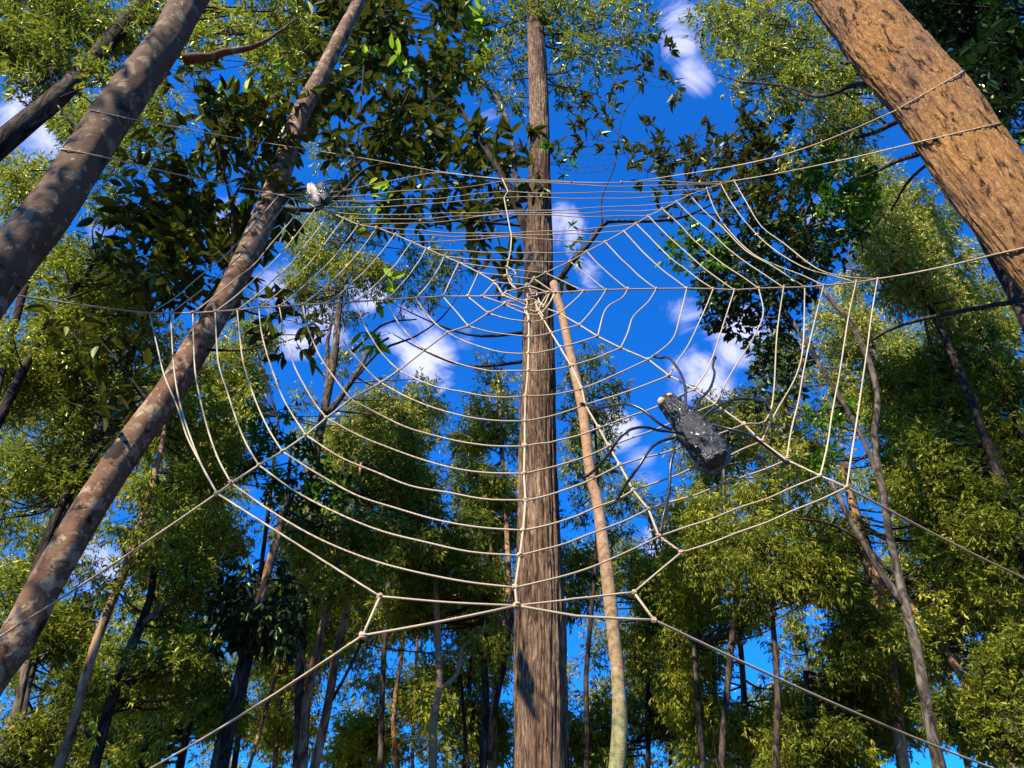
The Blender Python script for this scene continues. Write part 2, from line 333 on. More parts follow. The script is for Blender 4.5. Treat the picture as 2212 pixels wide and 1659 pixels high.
def path3(pts, Y, ends=None):
    P = []; xy = np.array([q[:2] for q in pts], float); T = np.gradient(xy, axis=0) if len(xy) > 1 else xy*0+1
    for q, t_ in zip(pts, T):
        yy = q[3] if len(q) > 3 else Y
        p = at(q[0], q[1], yy)
        w = np.array([-t_[1], t_[0]])/max(np.hypot(*t_), 1e-6); ro = np.array([q[0]-CX, q[1]-CY]); rl = max(np.hypot(*ro), 1); ca = 1/math.hypot(1, rl/FPX)
        k = ca**(1.3*float(w.dot(ro/rl))**2)                       # wide-angle stretch away from the picture's centre
        P.append(np.array([*p, q[2]*.5*depth_of(p)/FPX*k]))
    return np.array(P)
def tree(label, Y, trunk, bark='trunk_warm', groups=(), limbs=(), name='gum_tree', cat='tree', disp='plain', seg=14, group=None, ground=True, dens=6, connect=True, gflare=1.25):
    """trunk: [(x, y, width_px[, Y])] bottom to top.  groups: [(material, kind, leaf px, cover, Yspread, [(x, y, r), ...])]"""
    P = path3(trunk, Y)
    if ground and P[0][2] > 0:                        # carry the stem down to the ground, straightening up
        a = P[0]; dz = a[2]; s = (P[0]-P[min(1, len(P)-1)]); sl_ = np.clip(s[:2]/max(abs(s[2]), .1), -.12, .12)
        m_ = np.array([a[0]+sl_[0]*dz*.5, a[1]+sl_[1]*dz*.5, dz*.45, a[3]*1.06]); g_ = np.array([a[0]+sl_[0]*dz*.7, a[1]+sl_[1]*dz*.7, -.1, a[3]*gflare])
        P = np.vstack([g_, m_, P])
    base = np.array([P[0][0], P[0][1], 0.])
    root = thing(name, label, cat, base, group)
    length = np.linalg.norm(np.diff(P[:, :3], axis=0), axis=1).sum()
    n = int(min(700, max(16, length*dens))); Q = catmull(P, n)
    mb = MB(); mb.tube(Q[:, :3], np.maximum(Q[:, 3], .006), seg, True, barkdisp(disp, seed=rng.integers(0, 90))); mb.build('trunk', M[bark], root, base)
    LP = [Q]; TRUNKS[label] = Q
    for lb in limbs:
        lbark = bark
        if isinstance(lb, tuple): lbark, lb = lb
        p = path3(lb, Y); n2 = max(12, int(np.linalg.norm(np.diff(p[:, :3], axis=0), axis=1).sum()*6)); q = catmull(p, n2); q[1:-1, :3] += rng.normal(size=(n2-2, 3))*q[1:-1, 3:4]*.12
        mb = MB(); mb.tube(q[:, :3], np.maximum(q[:, 3], .004), 8, True, barkdisp('plain', 3)); mb.build('limb', M[lbark], root, base); LP.append(q)
    allp = np.vstack(LP)
    for (mat, kind, lpx, cover, ysp, cl) in groups:
        mb = MB(); tw = MB()
        for c_ in cl:
            if c_[0] == 'w': c = np.array(c_[1:4]); rm = c_[4]; L = lpx*6/FPX  # clump at a fixed world spot, used for the added shade leaves
            else:
                x, y, r = c_[:3]; yy = (c_[3] if len(c_) > 3 else Y)+rng.uniform(-.35, 1.1)*ysp
                c = at(x, y, yy); dep = depth_of(c); rm = r*dep/FPX; L = lpx*dep/FPX
            clump_leaves(mb, tw, c, rm, kind, L, cover)
            if connect:
                dd = np.linalg.norm(allp[:, :3]-c, axis=1)+np.maximum(0, allp[:, 2]-c[2]+.5*rm)*3; j = int(np.argmin(dd)); a = allp[j]
                dist = np.linalg.norm(a[:3]-c)
                if dist < 9:
                    md = (a[:3]+c)/2+np.array([0, 0, -.08*dist])+rdir(1)[0]*.07*dist; r0 = min(a[3]*.6, .012+.010*dist)
                    pp = catmull([a[:3], md, c, c+rdir(1)[0]*rm*.5+np.array([0, 0, rm*.3])], 12); tw.tube(pp, np.linspace(r0, .006, 12), 5, False)
        nl = sum(len(p) for p in mb.P)
        if tw.n: mb.V.append(np.vstack(tw.V)); mb.P += [p+mb.n for p in tw.P]
        mb.leafsizes = None
        co = mb.build('crown', M[mat], root, base, smooth=False)
        if tw.n:
            co.data.materials.append(M['twig' if bark in ('trunk_dark', 'mottled_dark', 'iron', 'mottled') else 'trunk_grey'])
            vi = np.empty(len(co.data.loops), np.int32); co.data.loops.foreach_get('vertex_index', vi)
            ls = np.empty(len(co.data.polygons), np.int32); co.data.polygons.foreach_get('loop_start', ls)
            co.data.polygons.foreach_set('material_index', (vi[ls] >= mb.n).astype(np.int32))
    return root
GAPS = [(960,1020,35,110),(870,1400,50,40),(840,1520,35,45),(720,1560,25,60),(1090,1480,16,60),(1245,1390,22,70),(1240,1500,18,50),(1290,1120,20,50),(1430,1040,60,60),(1360,960,50,60),
        (1690,1370,60,70),(1760,1330,40,40),(2010,1635,110,30),(1580,1480,35,60),(430,1600,24,36),(60,1520,16,40),(215,1230,45,45),(95,950,40,35),(60,1190,50,22),(70,700,45,22),(110,1130,30,22),
        (560,990,20,30),(120,480,30,30),(80,290,60,70),(170,200,40,30),(2000,380,45,55),(1960,690,60,25),(1870,560,20,25),(1890,1180,40,60),(2190,760,25,40),(2010,1010,20,20),(1560,1300,20,20),(230,490,55,30),(500,500,40,50),(1060,980,20,30),
        (620,470,25,60),(640,740,40,40),(620,760,35,40),(1990,1220,18,18),(1650,1420,30,40),(1830,1090,20,20),(330,640,24,24),(30,610,30,22),(350,100,30,30),(520,170,35,35),(260,1090,22,22)]
def fill(boxes, n, rr=(38, 62)):
    """clump centres inside ellipses (cx, cy, rx, ry), kept out of the open gaps of sky"""
    o = []; tot = sum(b[2]*b[3] for b in boxes)
    for b in boxes:
        m_ = max(1, int(round(n*b[2]*b[3]/tot))); k = 0; tries = 0
        while k < m_ and tries < m_*30:
            tries += 1; a = rng.uniform(0, 2*PI); s = math.sqrt(rng.random()); x = b[0]+b[2]*s*math.cos(a); y = b[1]+b[3]*s*math.sin(a); r = rng.uniform(*rr)
            if any(((x-g[0])/(g[2]*.9+r*.40))**2+((y-g[1])/(g[3]*.9+r*.40))**2 < 1 for g in GAPS): continue
            o.append((x, y, r)); k += 1
    return o
# ------------------------------------------------------------------ the named trees
tree('tall central tree with furrowed brown bark standing behind the middle of the rope web', 9.4,
     [(1168,1700,118),(1168,1500,112),(1166,1300,104),(1164,1150,90),(1161,1000,80),(1163,850,71),(1163,700,64),(1164,550,58),(1166,400,46),(1163,200,40),(1155,0,32),(1150,-200,20)],
     'iron', [('euc_dark', 'euc', 16.8, 2.03, .8, [(1230,60,60),(1330,50,60),(1270,130,55),(1385,40,42),(1340,115,42),(1210,20,60),(1195,170,32),(1060,70,55),(1110,50,55),(1290,205,26),(1065,170,45),(1100,205,36),(1105,130,45),(1230,200,25),(1300,-40,70),(1180,-60,80)])],
     limbs=[[(1160,60,16),(1195,40,13),(1215,0,8)]],
     name='ironbark_tree', disp='iron', seg=150, dens=20, gflare=1.35)
tree('massive tree with flaky orange brown bark crossing the upper right corner', 3.25,
     [(2700,1080,225),(2520,860,215),(2338,640,205),(2228,510,200),(2106,352,195),(2024,232,190),(1925,116,178),(1834,0,160),(1760,-100,150),(1640,-270,110)],
     'flaky', [('euc_dark', 'fine', 24.6, 1.76, .5, [(1700,-260,90),(1600,-330,90),(1800,-330,90)])],
     limbs=[('trunk_dark', [(2250,640,14,3.4),(2190,652,12,4.2),(2100,668,10,5.2),(1990,690,8,6.2),(1925,712,6,6.8),(1885,735,4,7.2)]), ('trunk_dark', [(1925,185,14,3.4),(1850,183,11,3.9),(1770,208,9,4.4),(1690,185,7,4.9),(1600,175,5,5.2),(1540,158,3,5.4)]),
            ('trunk_dark', [(2055,330,8,3.5),(2010,350,7,3.9),(1960,395,6,4.2),(1925,455,4,4.6)]), ('trunk_dark', [(1990,330,14,3.5),(1935,350,9,4),(1890,372,6,4.5),(1850,385,4,5)])],
     name='stringybark_tree', disp='flaky', seg=220, dens=34, connect=False)
tree('thick mottled leaning trunk crossing the upper left corner, rope tied round it', 3.6,
     [(-380,1120,140),(-220,900,134),(-90,720,128),(7,580,122),(108,455,116),(196,320,104),(253,232,100),(350,100,86),(410,0,82),(470,-100,74),(600,-320,50)],
     'mottled_dark', [('euc_dark', 'fine', 24.6, 1.76, .5, [(640,-330,90),(520,-300,90),(740,-300,80)]),
      ('euc_dark', 'fine', 60, .75, 0, [('w',-7.1,-1.4,11.6,1.9),('w',-7.8,-.5,10.0,1.6),('w',-6.8,-2.0,13.8,1.6),('w',-8.4,.6,12.0,1.5)])],  # added leaf clumps out of view, placed to throw shade on this trunk
     limbs=[[(395,128,30),(440,122,24),(500,112,18),(560,96,12),(600,70,7),(640,40,4)], [(185,300,8),(150,262,5),(125,228,3)]], name='mottled_tree', seg=72, dens=18, connect=False)
tree('slender dark brown tree in the far upper left corner behind the mottled trunk', 5.2,
     [(-160,470,66),(-60,370,62),(0,312,60),(60,262,56),(130,205,52),(210,120,46),(290,25,40),(370,-80,34),(460,-200,22)],
     'trunk_dark', [('euc_dark', 'fine', 16.8, 2.03, .7, fill([(90,50,170,90),(60,130,90,60),(250,60,70,50)], 40, (34, 54))), ('euc', 'fine', 16.8, 1.76, .7, fill([(330,20,60,50),(500,50,110,60),(40,110,50,90),(230,130,60,50),(600,30,60,50),(420,60,60,60),(560,130,60,40)], 34, (30, 45)))],
     limbs=[[(122,205,16),(112,150,13),(104,80,11),(98,0,8),(95,-60,5)], [(140,195,12),(170,192,9),(225,165,7),(290,130,4)]], name='forest_tree', seg=26)
tree('tall leaning tree with mottled reddish bark running from lower left corner to upper middle', 7.4,
     [(-60,1520,88),(30,1392,82),(105,1252,76),(205,1080,74),(290,950,72),(368,845,68),(455,700,60),(500,620,57),(560,495,56),(600,395,50),(640,270,44),(700,150,36),(770,15,30),(850,-130,24),(920,-260,12)],
     'mottled', [('broad', 'big', 40, 2.6, .7, [(420,200,44),(480,285,52),(425,300,50),(560,285,50),(540,385,50),(455,470,60),(385,455,50),(420,565,62),(355,560,55),(520,500,45),(330,600,50),(300,480,40),(420,420,50),(350,420,40),(500,230,40),(600,440,36),(330,500,40),(600,240,40),(290,540,40),(610,690,44),(580,330,45),(445,385,50),(350,320,30),(640,200,35),(365,650,50),(480,600,36),(640,730,26),(300,400,30)]),
      ('young', 'big', 46, .55, .3, [(392,85,26),(405,120,22),(585,170,34),(595,120,14),(495,395,34),(470,170,22)]),
      ('broad', 'big', 40, 1.6, .5, [(205,760,40),(260,720,40),(270,820,40),(160,720,30),(230,920,30)])],
     limbs=[('twig', [(500,600,8),(503,520,6.5),(499,440,6),(478,352,5.5),(453,229,5),(429,123,4),(404,70,3)]), ('twig', [(499,440,6),(545,345,5),(575,250,4),(592,180,3)]), ('twig', [(470,690,7),(400,640,6),(350,600,5),(290,560,3)]),
            ('twig', [(520,590,7),(470,540,5),(430,460,4),(400,330,3)]), ('twig', [(330,880,7),(270,800,5),(220,740,3)])],
     name='mottled_tree', seg=64, dens=16)
tree('broad-leaved tree whose dark forked limbs hang in front of the upper central trunk', 9.7,
     [(1180,1690,30,10.6),(1175,1300,26,10.6),(1168,900,24,10.5),(1158,700,26,10.4),(1152,600,28,10.2),(1138,500,26,9.9),(1105,420,16,9.8),(1068,352,14,9.7),(1030,290,12,9.7),(988,228,10,9.7),(930,150,7),(880,60,5),(850,-40,3)],
     'trunk_dark', [('broad', 'big', 34, 2.7, .6, [(640,60,55),(715,60,62),(800,70,66),(880,70,66),(960,90,58),(680,170,48),(760,180,62),(850,180,64),(930,190,58),(720,290,46),(800,290,60),(880,290,55),(955,275,46),(1010,340,46),(1060,385,46),(945,385,50),(870,370,46),(1110,330,36),(1165,370,30,8.9),
       (1050,500,40),(1095,560,34),(1010,455,28),(860,480,30),(740,360,30),(1000,20,45),(760,10,60),(900,0,60),(1080,445,30),(1150,575,24,8.9),(1140,530,18),(910,445,36),(690,20,50),(1185,590,18,8.9),(620,160,36),(790,380,30)]),
      ('young', 'big', 36, .5, .3, [(1020,40,26),(1045,75,22),(845,655,20),(845,720,24),(800,130,16),(880,160,14),(860,420,16),(960,150,14),(990,30,14)]),
      ('yellow', 'droopy', 26, .9, .3, [(1200,80,20),(1190,110,16),(1225,95,14)])],
     limbs=[('trunk_grey', [(1118,440,12),(1110,340,11),(1100,285,10),(1083,228,9),(1044,176,7),(1028,150,4)]), ('twig', [(850,-30,6),(830,10,6),(794,105,5.5),(782,190,5),(777,264,4.5),(763,370,3.5)]), ('twig', [(760,365,7),(800,330,5),(850,260,4),(900,170,3)]), ('twig', [(600,450,12),(680,452,11),(740,415,9),(790,365,6),(850,352,4)])],
     name='forest_tree', seg=22, connect=True)
tree('slim tree beside the central trunk, greenish below and tan above, with dark forked branch', 8.6,
     [(1332,1700,38),(1334,1659,37),(1339,1568,34),(1335,1463,30),(1324,1357,29),(1313,1252,28),(1301,1164,26),(1289,1076,24),(1276,1028,23),(1259,888,22),(1236,782,19),(1214,677,18),(1204,645,18),(1196,612,18)],
     'slim', [('broad', 'ros', 24, 1.9, .5, [(1425,130,20),(1395,172,24),(1438,185,20),(1368,150,18),(1330,175,22),(1240,235,20),(1285,300,28),(1325,262,22),(1228,320,16),(1415,312,32),(1465,330,38),(1500,290,30),(1540,345,40),(1400,372,28),(1450,420,30),(1560,405,30),(1600,310,34),(1640,345,40),(1590,260,18),(1235,268,14),(1350,330,24),(1500,400,30),(1620,400,34),(1680,300,26)]),
      ('glossy', 'ros', 20, .8, .3, [(1245,545,10),(1250,495,8),(1200,340,22),(1220,365,16),(1188,355,20)]), ('broad', 'mid', 22, 2.4, .5, [(1660,340,44),(1690,390,40),(1620,400,40),(1570,350,34),(1640,290,36),(1600,450,40),(1680,440,40)])],
     limbs=[('trunk_dark', [(1197,610,14),(1215,592,13),(1250,550,12),(1280,515,11),(1302,486,10),(1325,478,8),(1400,478,7),(1470,470,6),(1540,440,4),(1600,400,3)]), ('twig', [(1302,486,4),(1300,430,3),(1330,350,2.5),(1345,250,2),(1390,180,1.5)]), ('twig', [(1470,470,4),(1480,400,3),(1500,330,2)]),('twig', [(1345,300,2),(1290,250,1.8),(1240,220,1.5)])],
     name='smooth_barked_tree', seg=40, dens=12)
tree('dark leaning trunk with a drooping blackish green crown low at left', 9.5,
     [(465,1700,42),(490,1580,38),(512,1500,35),(530,1430,32),(550,1340,24),(562,1290,18),(582,1230,15),(600,1160,13),(618,1100,12),(622,1040,8),(630,960,6)],
     'trunk_dark', [('black_green', 'droopy', 22, 1.9, .6, fill([(500,1310,66,90),(560,1290,75,100),(600,1330,50,60),(470,1330,50,55),(540,1370,60,50)], 22, (30, 46))), ('glossy', 'mid', 17, 1.6, .6, [(560,930,36),(600,980,40),(545,890,26),(640,1040,45),(700,1090,45),(690,1010,36),(600,890,28),(740,1060,30),(560,1000,26),(650,960,30),(770,1130,24)]),
      ('black_green', 'mid', 17, 1.5, .6, [(630,1080,50),(700,1130,40),(580,1040,36),(650,1000,40),(720,1040,36)])],
     limbs=[('trunk_warm', [(560,1330,18),(575,1240,17),(600,1160,16),(612,1100,14)]), ('twig', [(565,1250,6),(640,1260,5),(680,1290,3)])], name='drooping_tree', seg=20)
tree('broad-crowned glossy green tree with forked grey speckled trunk at right', 9.0,
     [(2042,1700,33),(2030,1659,31),(2003,1533,27),(1978,1392,25),(1958,1320,24),(1938,1230,20),(1920,1146,18),(1907,1060,17),(1893,985,16),(1890,930,16),(1896,870,15),(1884,800,14),(1850,719,13),(1822,677,12),(1780,631,10),(1734,560,9),(1705,505,7)],
     'trunk_grey', [('glossy', 'mid', 19, 2.8, .6, [(1745,355,40),(1850,430,36),(1780,365,48),(1735,410,46),(1825,405,44),(1762,465,46),(1830,465,40),(1805,335,34),(1480,525,30),(1520,560,36),(1475,560,22),(1790,1000,28),(1800,880,30),(1765,905,24)]),
       ('black_green', 'mid', 19, 2.8, .7, [(1530,520,34),(1590,640,40),(1720,480,40),(1560,620,42),(1600,560,46),(1650,520,44),(1640,620,46),(1600,690,38),(1655,700,44),(1700,620,46),(1570,680,30),(1650,780,38),(1700,760,38),(1750,570,44),(1700,830,30),(1560,570,34),(1760,520,36),(1540,590,30),(1810,520,40),(1700,540,36),(1640,850,20),(1800,450,30)])],
     limbs=[[(1952,1310,17),(1885,1205,14),(1840,1130,13),(1812,1076,12),(1795,1040,10)], [(1905,1060,12),(1882,990,11),(1822,873,12),(1787,817,11),(1751,754,10),(1709,691,9),(1660,627,8),(1614,582,7)], ('twig', [(1925,1240,8),(1860,1170,7),(1790,1130,6),(1720,1120,4)])],
     name='broadleaf_tree', seg=26, dens=9)
tree('gum tree with yellow-green fine foliage behind the massive trunk at upper right', 7.5,
     [(2330,1000,60,7.5),(2230,700,56),(2140,520,50),(2060,380,40),(1960,220,34),(1860,60,26),(1800,-60,18)],
     'trunk_dark', [('euc', 'euc', 15.7, 2.16, .9, fill([(1600,50,75,70),(1700,60,80,90),(1640,140,70,60),(1740,200,70,80),(1800,290,70,50),(1830,120,60,100)], 34, (34, 52))), ('euc_pale', 'euc', 15.7, 2.03, .6, [(1575,100,18),(1590,205,20),(1583,190,16),(1575,60,24),(1720,320,30),(1780,250,40),(1700,190,36),(1830,260,24),(1840,335,30),(1640,90,30),(1560,125,16)])],
     limbs=[('trunk_dark', [(1960,250,14),(1880,290,9),(1840,300,6),(1800,340,4)]), ('trunk_dark', [(1900,120,10),(1800,110,7),(1720,60,5),(1660,20,3)])], seg=16)
tree('blackish big-leaved tree filling the extreme upper right corner', 5.0,
     [(2700,900,90),(2560,560,84),(2420,300,76),(2300,80,60),(2220,-60,50),(2150,-180,30)],
     'trunk_dark', [('black_green', 'big', 28, 2.4, .6, fill([(2060,40,70,50),(2140,80,80,90),(2190,200,50,110),(2110,160,60,60),(2020,110,40,60),(1990,20,50,40)], 34, (36, 54))), ('glossy', 'big', 26, .5, .3, [(2200,250,30),(2160,300,20)])], name='broadleaf_tree', seg=16)
# ------------------------------------------------------------------ taller gums behind the web
tree('gum tree with several pale stems against the clouds left of the web centre', 13,
     [(640,1690,20),(650,1400,20),(665,1200,20),(680,1000,20),(700,890,19),(722,770,17),(730,690,14),(742,600,10),(760,520,6)],
     'trunk_grey', [('euc', 'euc', 13.4, 2.03, 1.0, fill([(720,620,70,60),(660,560,50,50),(800,560,60,50),(700,480,60,50)], 18, (30, 44))), ('yellow', 'euc', 13.4, 2.03, 1.0, [(660,500,40),(700,540,36),(640,600,30),(760,480,36),(700,440,30),(880,600,34),(960,590,30),(820,490,30),(690,330,26),(740,340,22),(930,540,24),(650,450,34),(730,580,30)]), ('euc_dark', 'euc', 13.4, 1.89, .8, [(900,570,36),(960,560,34),(840,600,30),(990,570,26),(640,650,26),(920,640,28),(870,650,20),(560,720,30),(560,650,26)]),
       ('euc_pale', 'euc', 13.4, 1.76, .8, [(730,790,34),(770,760,22),(850,840,30),(900,860,34),(920,820,24),(650,860,24),(860,890,26)])],
     limbs=[[(700,890,14),(712,820,12),(706,760,10),(715,700,7)], [(705,900,16),(740,850,13),(775,800,11),(800,755,9),(840,730,5)], ('twig', [(740,850,7),(820,760,6),(900,725,4),(960,680,3),(1000,620,2)]), ('twig', [(760,760,6),(830,700,5),(900,690,3)])], seg=14)
tree('pale fine-leaved gum rising just left of the central trunk', 15,
     [(1062,1690,18),(1066,1560,17),(1072,1480,16),(1086,1392,15),(1098,1290,14),(1095,1150,11),(1085,1000,9),(1080,880,7),(1075,800,4)],
     'trunk_warm', [('euc_pale', 'euc', 12.3, 2.16, 1.2, [(1070,790,32),(1050,830,30),(1095,830,28),(1040,880,34),(1080,880,30),(1105,900,30),(1115,960,30)]), ('euc', 'euc', 12.3, 2.16, 1.3, fill([(1050,960,70,80),(1070,1080,60,70),(1010,1000,40,60)], 22, (28, 42))), ('euc_dark', 'euc', 12.3, 2.03, 1.3, fill([(1060,1180,60,90),(1000,1090,40,60)], 12, (28, 42)))],
     limbs=[[(1085,1400,9),(1070,1300,8),(1060,1180,6),(1050,1050,4)]], seg=12)
tree('leafy gum rising just right of the slim tan trunk', 15,
     [(1268,1690,12),(1268,1560,11),(1266,1463,11),(1276,1340,10),(1285,1230,9),(1290,1120,7),(1290,1000,6),(1280,860,4)],
     'trunk_dark', [('euc', 'euc', 12.3, 2.16, 1.2, [(1275,760,26),(1250,790,28),(1290,800,28),(1235,830,26),(1265,860,30),(1300,880,32),(1320,840,26),(1330,880,22)]), ('euc_pale', 'euc', 12.3, 2.03, 1.2, [(1295,830,24),(1325,920,30),(1270,920,32),(1310,950,22),(1340,830,16)]), ('euc_dark', 'euc', 12.3, 2.03, 1.2, [(1240,960,34),(1230,900,24),(1250,1030,34),(1240,1100,34),(1300,1010,24),(1330,1150,30),(1340,1080,24)])], seg=10)
tree('gum with red-brown straight trunk, left of a matching pair at bottom left of centre', 11,
     [(648,1700,24),(654,1659,22),(661,1533,20),(675,1450,20),(689,1392,19),(714,1287,17),(728,1234,15),(738,1150,12),(745,1050,8)],
     'trunk_warm', [('euc', 'euc', 13.4, 2.29, 1.5, fill([(740,1200,80,90),(800,1180,60,80),(620,1160,60,50)], 24, (34, 50)))],
     limbs=[[(672,1465,8),(655,1420,7),(632,1380,6),(628,1330,5)], [(700,1340,10),(722,1270,8),(740,1230,5)]], seg=14)
tree('gum with red-brown straight trunk, right of a matching pair at bottom left of centre', 11.4,
     [(672,1700,24),(679,1659,22),(703,1550,20),(716,1480,19),(724,1427,18),(749,1322,16),(756,1245,14),(765,1130,10),(780,1000,6)],
     'trunk_warm', [('euc_dark', 'euc', 13.4, 2.29, 1.5, fill([(860,1120,90,90),(800,1000,80,70),(900,980,60,60)], 24, (34, 50)))],
     limbs=[('twig', [(708,1530,8),(740,1470,7),(775,1400,6),(800,1330,4)])], seg=14)
tree('pale-stemmed young gum with a crooked side limb at bottom centre left', 12.5,
     [(935,1700,19),(935,1620,18),(937,1551,17),(949,1480,16),(946,1392,14),(942,1287,12),(935,1180,10),(915,1080,7)],
     'slim', [('euc_dark', 'euc', 12.3, 2.29, 1.5, fill([(930,1180,90,110),(990,1250,60,80)], 24, (32, 48))), ('yellow', 'ros', 20, 1.0, .4, [(835,1400,16),(940,1420,16),(930,1450,18),(955,1485,20),(910,1490,14),(930,1380,10)])],
     limbs=[[(950,1490,12),(985,1460,11),(996,1425,10),(1000,1395,8),(1040,1370,6),(1048,1340,4)]], seg=12)
tree('double dark-stemmed gum behind the central trunk foot on its left', 13,
     [(1042,1700,18),(1045,1600,17),(1050,1520,16),(1045,1400,14),(1055,1300,12),(1060,1200,8)],
     'trunk_dark', [('euc', 'euc', 12.3, 2.29, 1.5, fill([(1010,1400,70,60),(880,1300,80,80)], 18, (30, 44)))], limbs=[[(1058,1640,14),(1070,1530,13),(1088,1440,12),(1105,1330,9),(1110,1260,6)]], seg=10)
tree('red-brown gum trunk leaning right among the leaves at bottom left', 8.6,
     [(118,1700,26),(128,1659,25),(160,1560,22),(188,1450,21),(225,1340,20),(262,1250,20),(295,1160,20),(325,1060,16),(350,960,11),(370,860,6)],
     'trunk_warm', [('euc', 'euc', 14.6, 2.16, 1.3, fill([(380,920,90,110),(300,1130,90,90),(440,1010,70,80)], 30, (36, 54))), ('yellow', 'euc', 14.6, 1.89, 1.0, fill([(300,1180,60,70),(370,1100,50,60)], 8, (28, 40)))],
     limbs=[[(222,1345,7),(195,1340,6),(180,1350,4)]], seg=16)
tree('grey lichened trunk forking halfway, beside the red-brown one at bottom left', 8.8,
     [(190,1700,28),(205,1650,26),(232,1540,24),(265,1440,22),(300,1360,21),(322,1300,17),(335,1220,16),(350,1130,15),(362,1076,14),(375,990,9)],
     'trunk_dark', [('euc_dark', 'fine', 15.7, 2.16, 1.2, fill([(350,1250,100,110),(330,1450,110,110)], 28, (36, 52))), ('yellow', 'ros', 20, .9, .5, fill([(360,1400,60,70),(270,1560,70,50)], 9, (24, 36)))],
     limbs=[('trunk_grey', [(305,1350,16),(340,1320,14),(385,1290,12),(430,1240,8)]), ('trunk_grey', [(208,1610,10),(190,1590,9),(168,1560,6)])], seg=16)
tree('pale slanting stem left of the mottled leaning tree', 9.5,
     [(110,1300,26),(128,1180,25),(150,1040,23),(175,975,22),(225,925,22),(245,850,18),(280,770,15),(320,690,13),(370,640,10),(430,560,6)],
     'trunk_grey', [('euc_dark', 'fine', 15.7, 2.03, 1.0, fill([(250,700,110,90),(120,820,110,80),(330,800,60,80)], 30, (36, 52))), ('yellow', 'fine', 16.8, 1.49, .8, fill([(170,700,90,60),(240,640,80,50)], 9, (26, 38)))],
     limbs=[[(205,950,12),(212,890,11),(218,850,8)]], seg=14)
